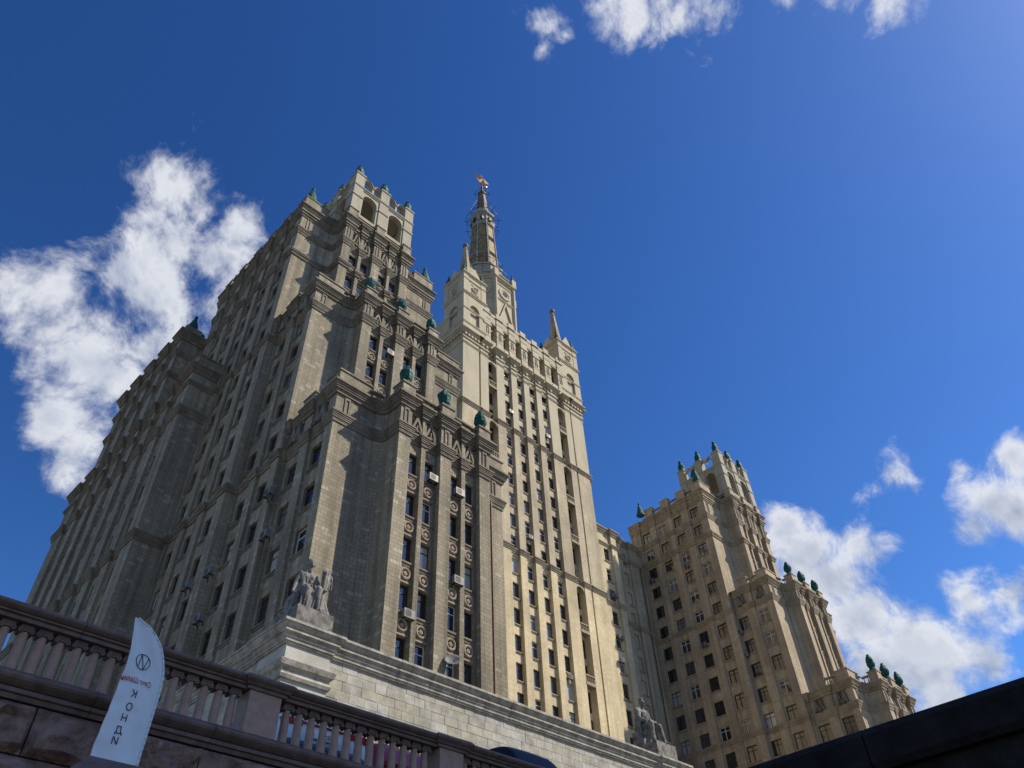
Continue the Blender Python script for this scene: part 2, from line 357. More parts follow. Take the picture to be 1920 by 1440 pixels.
def cap(parent, pts, z, m='roof'):
    mb = MB(); mb.poly([(x, y, z) for x, y in pts]); return mb.build('roof', m, parent)
def baluster_prof(h): return [(.07, 0), (.07, h * .06), (.045, h * .1), (.095, h * .35), (.05, h * .72), (.045, h * .82), (.07, h * .9), (.07, h)]
def balusters(mb, A, B, z0, z1, sp=.38, n=6):
    L = math.hypot(B[0] - A[0], B[1] - A[1]); k = max(1, int(L / sp))
    for i in range(k):
        t = (i + .5) / k; mb.lathe((A[0] + (B[0] - A[0]) * t, A[1] + (B[1] - A[1]) * t, z0), baluster_prof(z1 - z0), n)
def rail(mb, A, B, z0, z1, w=.24):
    L = math.hypot(B[0] - A[0], B[1] - A[1]) or 1; nx, ny = (B[1] - A[1]) / L * w / 2, -(B[0] - A[0]) / L * w / 2
    mb.prism([(A[0] + nx, A[1] + ny), (B[0] + nx, B[1] + ny), (B[0] - nx, B[1] - ny), (A[0] - nx, A[1] - ny)], z0, z1)
def balustrade(parent, runs, z0, m):
    mb = MB()
    for A, B in runs:
        rail(mb, A, B, z0, z0 + .14, .3); balusters(mb, A, B, z0 + .14, z0 + .92); rail(mb, A, B, z0 + .92, z0 + 1.1, .34)
    o = mb.build('balustrade', m, parent, kind='stuff'); return o
_fin = {}
def finial_mesh(kind, seed):
    key = (kind, seed)
    if key in _fin: return _fin[key]
    keep = MIR[0]; MIR[0] = False; mb = MB()
    if kind == 'vase':       # urn wrapped in green cloth, tied round foot and neck
        pr = [(.42, 0), (.45, .2), (.38, .3), (.30, .42), (.29, .5), (.38, .58), (.46, .8), (.485, 1.02), (.43, 1.08), (.46, 1.16), (.43, 1.35), (.36, 1.5), (.33, 1.54), (.34, 1.6), (.22, 1.8), (.17, 1.86), (.18, 1.94), (.06, 2.06)]
        mb.lathe((0, 0, 0), pr, 11, .3 * seed, .34, seed * 3.7)
    elif kind == 'tent':     # obelisk under stepped cloth wraps
        pr = [(.62, 0), (.60, .18), (.52, .3), (.55, .34), (.48, .62), (.43, .72), (.45, .78), (.38, 1.05), (.33, 1.14), (.35, 1.2), (.27, 1.45), (.22, 1.52), (.24, 1.58), (.15, 1.85), (.11, 1.95), (.17, 2.06), (.16, 2.2), (.06, 2.3)]
        mb.lathe((0, 0, 0), pr, 12, 0, .10, seed)
    else:                    # small cap
        mb.lathe((0, 0, 0), [(.36, 0), (.34, .2), (.28, .4), (.31, .46), (.3, .75), (.2, 1.0), (.16, 1.12), (.2, 1.2), (.12, 1.38)], 10, 0, .14, seed)
    _fin[key] = mb.mesh('finial', 'verdigris', False); MIR[0] = keep
    return _fin[key]
fr = random.Random(5)
def finial(parent, p, kind, s=1.0):
    q = T(p); return inst('finial', finial_mesh(kind, fr.randint(0, 3)), q, fr.uniform(0, 6), parent, (s, s, s))
def ornament_mesh(w, h, m):
    """raised triangular frieze motif: splayed bars, inner bar and a low arch at the foot"""
    keep = MIR[0]; MIR[0] = False; mb = MB(); t = .17; d = .24
    def bar(x0, z0, x1, z1, t=t):
        L = math.hypot(x1 - x0, z1 - z0); nx, nz = -(z1 - z0) / L * t / 2, (x1 - x0) / L * t / 2
        a = [(x0 + nx, z0 + nz), (x1 + nx, z1 + nz), (x1 - nx, z1 - nz), (x0 - nx, z0 - nz)]; i = len(mb.v)
        mb.v += [(x, -d, z) for x, z in a] + [(x, 0.02, z) for x, z in a]
        mb.f += [(i, i + 1, i + 2, i + 3), (i, i + 4, i + 5, i + 1), (i + 1, i + 5, i + 6, i + 2), (i + 2, i + 6, i + 7, i + 3), (i + 3, i + 7, i + 4, i)]
    for c in (-w * .24, w * .24):
        bar(c - w * .2, 0, c, h * .95); bar(c + w * .2, 0, c, h * .95); bar(c, h * .1, c, h * .5, .09)
        for k in range(5):
            a0, a1 = math.pi * k / 5, math.pi * (k + 1) / 5; bar(c + w * .13 * math.cos(a0), h * .22 * math.sin(a0), c + w * .13 * math.cos(a1), h * .22 * math.sin(a1), .07)
    mb.box(-w * .012, w * .012, -d, .02, h * .3, h * .95)
    me = mb.mesh('frieze_ornament', m); MIR[0] = keep; return me
def slot_mesh(w, h, m):
    keep = MIR[0]; MIR[0] = False; mb = MB()
    mb.box(-w, -w * .55, -.07, .02, 0, h); mb.box(w * .55, w, -.07, .02, 0, h); mb.box(-w * .55, w * .55, -.07, .02, h * .85, h)
    me = mb.mesh('panel_ornament', m); MIR[0] = keep; return me
def medallion_mesh():
    keep = MIR[0]; MIR[0] = False; mb = MB(); n = 16
    def ring(r0, r1, y0, y1):
        i = len(mb.v)
        for k in range(n):
            a = 2 * math.pi * k / n
            for (r, y) in ((r1, .0), (r1 * .97, y1), ((r0 + r1) / 2, y1 - .03), (r0, y1), (r0 * .97, y0)): mb.v.append((r * math.cos(a), y, r * math.sin(a)))
        for k in range(n):
            k2 = (k + 1) % n
            for j in range(4): mb.f.append((i + k * 5 + j, i + k2 * 5 + j, i + k2 * 5 + j + 1, i + k * 5 + j + 1))
    ring(.27, .42, -.02, -.10); ring(.0005, .15, -.05, -.07)
    for a in range(4):
        c, s_ = math.cos(a * math.pi / 2), math.sin(a * math.pi / 2); mb.box(c * .2 - .025 - abs(c) * .05, c * .2 + .025 + abs(c) * .05, -.05, .01, s_ * .2 - .025 - abs(s_) * .05, s_ * .2 + .025 + abs(s_) * .05)
    mb.box(-.5, .5, -.05, .01, -.62, -.52); mb.box(-.5, .5, -.05, .01, .52, .60)
    me = mb.mesh('medallion', 'pink'); MIR[0] = keep; return me
MED = medallion_mesh(); ORN = ornament_mesh(2.5, 1.5, 'trim'); SLOT = slot_mesh(.22, 1.35, 'trim'); ORN2 = ornament_mesh(1.35, 1.45, 'trim')
def deco(name, me, p, nrm, parent, sc=None):
    """place a relief on a wall whose outward normal is nrm ('-y','-x','+x')"""
    rz = {'-y': 0.0, '-x': -math.pi / 2, '+x': math.pi / 2}[nrm]
    if MIR[0]: rz = -rz
    return inst(name, me, T(p), rz, parent, sc)
def arched_wall(mb, A, B, z0, z1, ops, th, n=8, hump=None):
    """wall of real thickness pierced by round-headed openings; ops = (u centre, width, sill z, springing z)"""
    L = math.hypot(B[0] - A[0], B[1] - A[1]); ux, uy = (B[0] - A[0]) / L, (B[1] - A[1]) / L; ix, iy = -uy, ux
    def P(u, z, d): return (A[0] + ux * u + ix * d, A[1] + uy * u + iy * d, z)
    def slab(poly):
        m = len(poly); i = len(mb.v)
        mb.v += [P(u, z, 0) for u, z in poly] + [P(u, z, th) for u, z in poly]
        mb.f.append(tuple(i + k for k in range(m))); mb.f.append(tuple(i + m + k for k in reversed(range(m))))
        for k in range(m): mb.f.append((i + (k + 1) % m, i + k, i + m + k, i + m + (k + 1) % m))
    u = 0
    for (c, w, zs, zp) in sorted(ops):
        if c - w / 2 > u + .01: slab([(u, z0), (c - w / 2, z0), (c - w / 2, zp + .35 if hump else z1), (u, zp + .35 if hump else z1)])
        if zs > z0 + .01: slab([(c - w / 2, z0), (c + w / 2, z0), (c + w / 2, zs), (c - w / 2, zs)])
        pts = [(c - w / 2 * math.cos(math.pi * k / n), zp + w / 2 * math.sin(math.pi * k / n)) for k in range(n + 1)]
        if hump:     # the wall top follows each arch as a rounded hood
            o_ = [(c - (w / 2) * math.cos(math.pi * k / n), max(zp + (w / 2 + hump) * math.sin(math.pi * k / n), zp + .35)) for k in range(n + 1)]
            for k in range(n): slab([pts[k], pts[k + 1], o_[k + 1], o_[k]])
        else:
            for k in range(n): slab([pts[k], pts[k + 1], (pts[k + 1][0], z1), (pts[k][0], z1)])
        u = c + w / 2
    if L > u + .01: slab([(u, z0), (L, z0), (L, zp + .35 if hump else z1), (u, zp + .35 if hump else z1)])

# ------------------------------------------------------------------ the stepped residential wings
def tier_path(x0, x1, yc, yb, bx0, bx1, outer, inner, ybo, ybi, rows_o, rows_i, rows_f, so, si):
    """outer long side -> corner face -> concave return -> pilastered bay -> return -> corner -> inner long side"""
    P = Path(); P.to(x0, ybo); dep = .22
    for c in sorted([c for c in outer if yc + .6 < c < ybo - .6], reverse=True):
        P.to(x0, c + 1.0).to(x0 + dep, c + 1.0).win(.36, 1.64, rows_o, 'tall', so, .05).to(x0 + dep, c - 1.0).to(x0, c - 1.0)
    P.to(x0, yc)
    r = .62
    P.to(bx0 - r - .12, yc).to(bx0 - r - .12, yc - .12)
    for k in range(0, 7): a = math.pi / 2 * k / 6; P.to(bx0 - r - .0 + r * math.sin(a), yc - .12 - r + r * math.cos(a))
    P.to(bx0, yb); w = bx1 - bx0; pw = 1.0; bay = (w - 3 * pw) / 2; x = bx0; bays = []
    for j in range(2):
        P.to(x + pw, yb).to(x + pw, yb + .5); a = x + pw; bays.append((a, bay))
        P.win(.16, bay / 2 - .22, rows_f, 'tall', so, .12)
        P.to(a + bay / 2 - .18, yb + .5).to(a + bay / 2 - .18, yb + .24).to(a + bay / 2 + .18, yb + .24).to(a + bay / 2 + .18, yb + .5)
        P.win(.04, bay / 2 - .34, rows_f, 'tall', so, .12)
        P.to(a + bay, yb + .5).to(a + bay, yb); x = a + bay
    P.to(bx1, yb)
    for k in range(6, -1, -1): a = math.pi / 2 * k / 6; P.to(bx1 + r - r * math.sin(a), yc - .12 - r + r * math.cos(a))
    P.to(bx1 + r + .12, yc - .12).to(bx1 + r + .12, yc).to(x1, yc)
    for c in sorted([c for c in inner if yc + .6 < c < ybi - .6]):
        P.to(x1, c - .95).to(x1 - dep, c - .95).win(.2, 1.7, rows_i, 'pair', si, .18).to(x1 - dep, c + .95).to(x1, c + .95)
    P.to(x1, ybi)
    return P, bays, r
def simple_path(P):
    """the same outline without the thin mid-bay strips, for the mouldings"""
    return P.p
def wing(root, lv, outer, inner, rows_o, rows_i, stone, trim, so, si, detail_front=True):
    Z0 = 4.4
    TIERS = [dict(x0=19.3, x1=35.1, yc=35.1, yb=33.0, bx0=23.3, bx1=31.76, yback=41.2), dict(x0=18.9, x1=35.5, yc=41.2, yb=39.5, bx0=22.95, bx1=31.35, yback=47.2), dict(x0=18.2, x1=36.2, yc=47.2, yb=45.0, bx0=22.4, bx1=31.05, yback=65.0)]
    for ti, t in enumerate(TIERS):
        z_str, z_fr, z_cor, z_par = lv['t'][ti]
        rf = lv['front'][ti]
        yo, yi = (t['yback'], t['yback']) if ti < 2 else (65.0, 61.6)
        P, bays, r = tier_path(t['x0'], t['x1'], t['yc'], t['yb'], t['bx0'], t['bx1'], outer, inner, yo, yi, rows_o, rows_i, rf, so, si)
        zt = z_cor
        P.walls(Z0, zt, 'wall', stone, root)
        P.course(moulding(z_str, z_fr - z_str, .28), 'string_course', trim, root)
        P.course(moulding(z_cor - .1, .95, .5), 'cornice', trim, root)
        if ti > 0: P.course(moulding(lv['t'][0][0] + .3, .6, .24, 2), 'string_course', trim, root)
        if ti == 2:
            P.course(moulding(lv['t'][1][0] + .2, .6, .24, 2), 'string_course', trim, root); P.course(moulding(lv['mid'], .7, .3, 2), 'string_course', trim, root)
            P.course([(0, z_cor - 1.0), (.1, z_cor - 1.0), (.1, z_cor - .75), (.22, z_cor - .7), (.22, z_cor - .42), (.34, z_cor - .36), (.34, z_cor - .104)], 'cornice_bed', trim, root)
        zc2 = z_cor + .85; zp = z_par
        # parapet: solid dies over corners and pilasters, balusters between
        x0, x1, yc, yb, bx0, bx1 = t['x0'], t['x1'], t['yc'], t['yb'], t['bx0'], t['bx1']; w = bx1 - bx0; i_ = .08
        xs = [bx0, bx0 + (w - 1.0) / 2, bx1 - 1.0]
        for xp in xs:
            mb = MB(); mb.box(xp - i_, xp + 1.0 + i_, yb - .12, yb + 1.0, zc2, zp - .14); mb.box(xp - .16, xp + 1.16, yb - .2, yb + 1.08, zp - .14, zp); mb.build('parapet_die', stone, root)
        cw = bx0 - r - .12 - x0
        for (a, b) in ((x0 - i_, x0 + cw * .8), (x1 - cw * .8, x1 + i_)):
            mb = MB(); mb.box(a, b, yc - .12, yc + 1.5, zc2, zp - .14); mb.box(a - .08, b + .08, yc - .2, yc + 1.58, zp - .14, zp); mb.build('parapet_die', stone, root)
        dies = []
        yend = t['yback'] if ti < 2 else 64.5; k = yc + 3.0
        while k < yend - .8:
            for xs_, sg in ((x0, 1), (x1, -1)):
                if sg < 0 and k > 59: continue
                mb = MB(); mb.box(xs_ - sg * i_, xs_ + sg * .6, k, k + 1.5, zc2, zp - .14); mb.box(xs_ - sg * .16, xs_ + sg * .68, k - .08, k + 1.58, zp - .14, zp); mb.build('parapet_die', stone, root)
            dies.append(k); k += 3.2
        runs = []; yy = yb + .28
        for j in range(2): runs.append(((xs[j] + 1.0 + i_, yy), (xs[j + 1] - i_, yy)))
        runs.append(((x0 + cw * .8, yc + .15), (bx0 - r * .3, yc - .1))); runs.append(((bx1 + r * .3, yc - .1), (x1 - cw * .8, yc + .15)))
        runs.append(((bx0 + .25, yc - .1), (bx0 + .25, yb + 1.0))); runs.append(((bx1 - .25, yb + 1.0), (bx1 - .25, yc - .1)))
        prev = yc + 1.5
        for k in dies:
            for xs_, sg in ((x0, 1), (x1, -1)):
                if sg < 0 and k > 59: continue
                runs.append(((xs_ + sg * .25, k), (xs_ + sg * .25, prev)) if sg > 0 else ((xs_ + sg * .25, prev), (xs_ + sg * .25, k)))
            prev = k + 1.5
        balustrade(root, runs, zc2 - .02, trim)
        if ti < 2:
            for xp in xs: finial(root, (xp + .5, yb + .4, zp - .02), 'vase', 1.08)
        else:
            finial(root, (x0 + .7, yc + .6, zp - .02), 'tent', 1.35); finial(root, (x1 - .7, yc + .6, zp - .02), 'tent', 1.35)
            finial(root, (x0 + .4, 58.5, zp - .02), 'small'); finial(root, (x0 + .5, 64.0, zp - .02), 'tent'); finial(root, (x1 - .6, 59.3, zp - .02), 'tent', 1.1)
        cap(root, [(x0, yo), (x0, yc), (bx0, yc), (bx0, yb), (bx1, yb), (bx1, yc), (x1, yc), (x1, yi), (x0, yo)][:-1], zc2 - .02)
        # reliefs
        hz = z_cor - .1 - z_fr
        for (a, bw) in bays: deco('frieze_ornament', ORN, (a + bw / 2, yb + .5, z_fr + .06), '-y', root, (bw / 2.6, 1, max(.6, (hz - .1) / 1.5)))
        for xp in xs: deco('panel_ornament', SLOT, (xp + .5, yb, z_fr + .1), '-y', root, (1, 1, (hz - .15) / 1.35))
        for xx in (x0 + .9, x1 - .9): deco('panel_ornament', SLOT, (xx, yc, z_fr + .1), '-y', root, (1, 1, (hz - .15) / 1.35))
        for xx in (x0 + cw + .02 - 1.0, x1 - cw + 1.0): pass
        if ti < 2:
            for k in (yc + 1.6, yc + 4.6):
                deco('frieze_ornament', ORN2, (x0, k, z_fr + .06), '-x', root, (1, 1, hz / 1.5)); deco('frieze_ornament', ORN2, (x1, k, z_fr + .06), '+x', root, (1, 1, hz / 1.5))
        for (a, bw) in bays:
            for (za, zb) in rf:
                low = za - .82
                if low < Z0 + 2 or (ti > 0 and low < lv['t'][ti - 1][2] - 1): continue
                if abs(low - z_str) < 1.0 : continue
                for uc in (.16 + (bw / 2 - .38) / 2 , bw / 2 + .22 + (bw / 2 - .38) / 2): deco('medallion', MED, (a + uc, yb + .5, low), '-y', root)
        # fluted strips where the bay wall meets each pilaster
        mb = MB()
        for (a, bw) in bays:
            for xx in (a + .06, a + bw - .06): mb.tube((xx, yb + .46, Z0), (xx, yb + .46, z_str), .06, n=6, cap=False)
        mb.build('reed_moulding', trim, root)
    # belvedere on the top tier: pierced walls on four sides, open arcade above
    x0, x1, y0, y1 = 22.55, 30.95, 45.15, 53.2; zb = lv['belv'] ; mb = MB(); up = MB()
    z1, z2, z3 = zb + 4.75, zb + 5.2, zb + 7.55
    for (A, B) in (((x0, y0), (x1, y0)), ((x1, y0), (x1, y1)), ((x1, y1), (x0, y1)), ((x0, y1), (x0, y0))):
        L = math.hypot(B[0] - A[0], B[1] - A[1])
        if abs(A[0] - B[0]) < .1: A, B = (A[0], A[1] + (.7 if B[1] > A[1] else -.7)), (B[0], B[1] - (.7 if B[1] > A[1] else -.7)); L -= 1.4
        arched_wall(mb, A, B, zb - .6, z1, [(L * .275, 1.95, zb - .1, zb + 3.4), (L * .725, 1.95, zb - .1, zb + 3.4)], .7)
        arched_wall(up, A, B, z2, z3, [(L * q, 1.3, z2 + .25, z2 + 1.4) for q in (.2, .385, .615, .8)], .55, 10, .3)
    mb.build('belvedere_wall', 'belv', root); up.build('belvedere_arcade', 'belv', root)
    ring = [(x1, y1), (x0, y1), (x0, y0), (x1, y0)]
    MB().sweep(ring, moulding(z1, .45, .22, 2), True).build('belvedere_cornice', 'belv', root)
    MB().sweep(ring, [(0, zb + 2.95), (.1, zb + 2.97), (.12, zb + 3.2), (0, zb + 3.22)], True)
    pl = MB()
    for (xx, yy) in ((x0, y0), (x1, y0), (x0, y1), (x1, y1), ((x0 + x1) / 2, y0), ((x0 + x1) / 2, y1), (x0, (y0 + y1) / 2), (x1, (y0 + y1) / 2)):
        hx = .62; ax = max(x0 - .12, min(xx - hx, x1 - 1.12)); ay = max(y0 - .12, min(yy - hx, y1 - 1.12))
        pl = MB(); pl.box(ax, ax + 1.24, ay, ay + 1.24, zb - .55, z3 + .25); pl.box(ax - .09, ax + 1.33, ay - .09, ay + 1.33, zb + 2.9, zb + 3.15); pl.box(ax - .09, ax + 1.33, ay - .09, ay + 1.33, z3 + .02, z3 + .25)
        finial(root, (ax + .62, ay + .62, z3 + .24), 'small', 1.75)
        pl.build('belvedere_pier', 'belv', root)
    cp = MB()
    for (A, B) in (((x0, y0), (x1, y0)), ((x1, y1), (x0, y1)), ((x0, y1), (x0, y0)), ((x1, y0), (x1, y1))):
        L = math.hypot(B[0] - A[0], B[1] - A[1]); ux, uy = (B[0] - A[0]) / L, (B[1] - A[1]) / L; nx, ny = uy, -ux
        for q in (.2, .385, .615, .8):
            prev = None
            for k in range(9):
                a = math.pi * k / 8; p = (A[0] + ux * (L * q - .72 * math.cos(a)) + nx * .05, A[1] + uy * (L * q - .72 * math.cos(a)) + ny * .05, z2 + 1.4 + .86 * math.sin(a))
                if prev: cp.tube(prev, p, .09, n=5)
                prev = p
    cp.build('arch_moulding', 'belv', root)
    fl = MB(); fl.box(x0 + .3, x1 - .3, y0 + .3, y1 - .3, z1 - .1, z1 + .3); fl.build('belvedere_floor', 'belv', root)
    return TIERS
def rows(c0, n, sp, h): return [(c0 + sp * k - h / 2, c0 + sp * k + h / 2) for k in range(n)]
FR = lambda sill0, n, h=1.85, sp=3.36: [(sill0 - sp * k, sill0 - sp * k + h) for k in range(n)]
LW = thing('residential_wing', 'grey stone stepped wing with its long side in shade, behind the wheat-sheaf statue', 'building', (27.2, 50, 4.4))
lvL = dict(t=[(35.35, 36.2, 38.0, 40.2), (52.3, 53.2, 54.9, 57.0), (69.5, 70.4, 73.6, 76.4)], mid=65.7, belv=76.5,
           front=[FR(32.65, 7), FR(50.0, 5), [(67.2, 68.9)] + FR(63.4, 4)])
rows_left = [(32.6 - 3.36 * k, 34.5 - 3.36 * k) for k in range(8)] + [(37.0, 38.6 - .7), (40.6, 42.5), (44.0, 45.9), (47.3, 49.2), (50.0 + .4, 52.1), (54.0, 55.9), (57.3, 59.2), (60.6, 62.5), (63.5, 65.3), (67.0, 68.7), (70.9, 72.1)]
rows_left = [r for r in rows_left if not 36 < r[0] < 40] + [(37.2, 39.1)]
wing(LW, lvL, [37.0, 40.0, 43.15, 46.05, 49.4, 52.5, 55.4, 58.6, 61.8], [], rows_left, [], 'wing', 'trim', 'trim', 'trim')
# the broad cross block standing out from the wing's shaded side
def cross_block(root):
    Z0 = 4.4
    def run(x, ya, yb_, z_top, cols, strs, rws, zlow):
        P = Path(); P.to(18.2, yb_).to(x, yb_)
        for c in sorted(cols, reverse=True): P.to(x, c + 1.05).to(x + .3, c + 1.05).win(.4, 1.7, rws, 'tall', 'trim', .05).to(x + .3, c - 1.05).to(x, c - 1.05)
        P.to(x, ya).to(18.3, ya)
        P.walls(zlow, z_top, 'wall', 'wing', root)
        for (z, h, o) in strs: P.course(moulding(z, h, o), 'string_course', 'trim', root)
        return P
    lo = [59.9 + 3.55 * k for k in range(7)]
    rl = [(32.4 - 3.36 * k, 34.3 - 3.36 * k) for k in range(8)] + [(37.2, 39.1), (40.6, 42.5), (44.0, 45.9), (50.6, 51.9)]
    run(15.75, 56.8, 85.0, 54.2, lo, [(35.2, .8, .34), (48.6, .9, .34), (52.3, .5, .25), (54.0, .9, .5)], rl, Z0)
    mb = MB(); mb.box(15.72, 18.25, 56.72, 60.2, 54.85, 56.3); mb.box(15.6, 18.25, 56.6, 60.3, 56.3, 56.45)
    for k in range(3): mb.box(15.72, 17.5, 62.0 + k * 7.1 + (2 if k else 0), 63.6 + k * 7.1 + (2 if k else 0), 54.85, 56.2)
    mb.build('parapet', 'wing', root)
    hi = [67.6, 71.1, 74.6, 78.1]
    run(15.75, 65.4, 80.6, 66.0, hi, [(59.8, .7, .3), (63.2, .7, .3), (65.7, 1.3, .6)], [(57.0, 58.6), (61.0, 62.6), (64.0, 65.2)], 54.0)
    mb = MB(); mb.box(15.7, 17.6, 65.35, 67.2, 66.95, 68.2); mb.box(15.72, 17.2, 69, 80.5, 66.95, 67.5); mb.build('parapet', 'wing', root)
    finial(root, (16.6, 66.2, 68.2), 'tent', 1.2); finial(root, (17.9, 66.0, 67.0), 'vase', .8); finial(root, (16.4, 79.6, 67.5), 'vase', .9)
    cap(root, [(15.75, 56.8), (15.75, 85), (18.4, 85), (18.4, 56.8)], 54.9); cap(root, [(15.75, 65.4), (15.75, 80.6), (18.4, 80.6), (18.4, 65.4)], 66.9)
    mb = MB(); mb.box(18.4, 36, 65, 85, Z0, 66); mb.build('back_wall', 'wing', root)
cross_block(LW)
MIR[0] = True
RW = thing('residential_wing', 'warm brown stone stepped wing block with open belvedere, beyond the spired tower', 'building', (100.2, 50, 4.4))
lvR = dict(t=[(35.0, 35.8, 37.5, 39.7), (51.3, 52.1, 53.8, 56.0), (67.3, 68.1, 71.6, 74.2)], mid=64.0, belv=74.3,
           front=[FR(32.3, 6), FR(49.0, 4), [(65.4, 66.9)] + FR(62.0, 3)])
rows_right = rows(33.55 - 3.245 * 3, 15, 3.245, 1.86)
rows_right = [(a + (.12 if 35 < a < 36 or 51.5 < a < 52.5 or 64 < a < 66 else 0), b) for a, b in rows_right]
wing(RW, lvR, [], [36.9, 40.0, 43.15, 46.3, 49.35, 52.5, 55.65, 58.75], [], rows_right, 'inner', 'ttrim', 'ttrim', 'ttrim')
MIR[0] = False
mb = MB(); mb.box(91.4, 108.5, 64.9, 78, 4.4, 60); mb.build('back_wall', 'inner', RW)
# ------------------------------------------------------------------ the central tower
TW = thing('residential_tower', 'tall cream stone tower crowned by an octagonal drum, tapering spire and star', 'building', (63.7, 67, 4.4))
trows = rows(34.1 - 3.34 * 8, 24, 3.34, 2.05)
def tower(root):
    yf = 57.2; x0, x1 = 50.3, 77.1; Z0 = 4.4
    P = Path(); P.to(x0 + .9, 78)
    for c in (73.5, 69.5, 65.2): P.to(x0 + .9, c + .9).to(x0 + 1.2, c + .9).win(.3, 1.5, trows, 'pair', 'ttrim', .1).to(x0 + 1.2, c - .9).to(x0 + .9, c - .9)
    P.to(x0 + .9, 62.0).to(x0, 62.0).to(x0, yf).to(53.45, yf).to(53.45, yf + .3).to(53.75, yf + .3).to(53.75, yf)
    lrows = [(a - .3, b + .2) for a, b in trows]
    def logg(a, b): P.to(a, yf).to(a, yf + .8).win(.06, b - a - .06, lrows, 'pair', None, .05).to(b, yf + .8).to(b, yf)
    logg(55.3, 57.0)
    piers = [58.0, 60.72, 63.45, 66.2, 68.95]; hw = .575
    P.to(piers[0] - hw, yf)
    for k, c in enumerate(piers):
        P.to(c - hw, yf).to(c + hw, yf)
        if k < 4:
            a, b = c + hw, piers[k + 1] - hw; P.to(a, yf + .38).win((b - a) / 2 - .42, (b - a) / 2 + .76, trows, 'tall', 'ttrim', .28).to(b, yf + .38).to(b, yf)
    logg(70.4, 72.1)
    P.to(73.4, yf).to(73.4, yf + .3).to(73.7, yf + .3).to(73.7, yf).to(x1 - .75, yf).to(x1 - .75, yf + .45).to(x1, yf + .45).to(x1, 78)
    P.walls(Z0, 52.75, 'wall', 'towerlow', root); P.walls(52.75, 72.75, 'wall', 'tower', root); P.walls(72.75, 87.3, 'wall', 'plaster', root)
    for z in (52.55, 72.55): P.course(moulding(z, .62, .32), 'string_course', 'ttrim', root)
    P.course(moulding(84.6, .35, .16, 2), 'string_course', 'plaster', root); P.course(moulding(86.7, .9, .62), 'cornice', 'plaster', root)
    P.course([(0, 85.75), (.16, 85.77), (.16, 86.02), (0, 86.04)], 'string_course', 'plaster', root)
    # dentils under the main cornice
    mb = MB()
    for k in range(len(P.p) - 1):
        A, B = P.p[k], P.p[k + 1]; L = math.hypot(B[0] - A[0], B[1] - A[1])
        if L < .9: continue
        ux, uy = (B[0] - A[0]) / L, (B[1] - A[1]) / L; nx, ny = uy, -ux; n = int(L / .62)
        for i in range(n):
            c = (i + .5) * L / n; a, b = c - .17, c + .17
            q = [(A[0] + ux * a + nx * d, A[1] + uy * a + ny * d) for d in (.001, .32)]; r_ = [(A[0] + ux * b + nx * d, A[1] + uy * b + ny * d) for d in (.32, .001)]
            mb.prism([q[0], q[1], r_[0], r_[1]], 86.28, 86.68)
    mb.build('dentil_row', 'plaster', root, kind='stuff')
    # loggia balconies and arched heads
    for (a, b) in ((55.3, 57.0), (70.4, 72.1)):
        for z in (79.2, 59.2, 65.9, 46.0, 39.3, 32.6):
            mb = MB(); mb.box(a + .002, b - .002, yf + .1, yf + .78, z - .25, z); mb.box(a + .002, b - .002, yf - .06, yf + .14, z - .3, z + .12)
            balusters(mb, (a, yf + .06), (b, yf + .06), z + .12, z + .85, .3); mb.box(a + .002, b - .002, yf - .04, yf + .16, z + .85, z + 1.0); mb.build('balcony', 'ttrim', root)
        for z in (84.4, 72.5, 52.5):
            mb = MB(); arched_wall(mb, (a, yf + .06), (b, yf + .06), z - 1.0, z, [((b - a) / 2, b - a - .1, z - 1.0, z - .98)], .3); mb.build('loggia_arch', 'tower' if z < 80 else 'plaster', root)
    # open gallery between the corner turrets
    mb = MB(); mb.box(54.9, 72.5, yf + 2.2, 76.5, 87.2, 95.0); mb.build('gallery_back_wall', 'plaster', root)
    lint = MB(); par = MB(); rl = MB()
    gx = [55.3] + piers + [72.1]
    for c in gx:
        pr = MB(); pr.box(c - .7, c + .7, yf - .02, yf + 1.0, 87.5, 95.2); pr.box(c - .8, c + .8, yf - .14, yf + 1.1, 92.3, 92.7); pr.box(c - .8, c + .8, yf - .14, yf + 1.1, 95.2, 95.5); pr.box(c - .62, c + .62, yf + .05, yf + .95, 95.5, 96.6); pr.build('gallery_pier', 'plaster', root)
    for a, b in zip(gx, gx[1:]):
        lint.box(a + .7, b - .7, yf + .1, yf + 2.3, 93.4, 95.2); par.box(a + .7, b - .7, yf + .1, yf + .5, 87.5, 89.3); par.box(a + .95, b - .95, yf + .02, yf + .1, 88.0, 89.0)
        rl.tube((a, yf - .35, 90.3), (b, yf - .35, 90.3), .035, n=5); rl.tube((a, yf - .35, 94.4), (b, yf - .35, 94.4), .05, n=5)
        lint.box(a + .6, b - .6, yf + .12, yf + .9, 95.2, 95.9)
    lint.build('gallery_lintel', 'plaster', root); par.build('gallery_parapet', 'plaster', root); rl.build('gallery_rail', 'iron', root)
    for c in gx: deco('panel_ornament', SLOT, (c, yf - .02, 90.2), '-y', root, (1.1, 1, 1.3))
    mb = MB(); mb.box(x0 + .9, x1, 62, 77, 87.2, 95.2); mb.build('upper_storey', 'plaster', root)
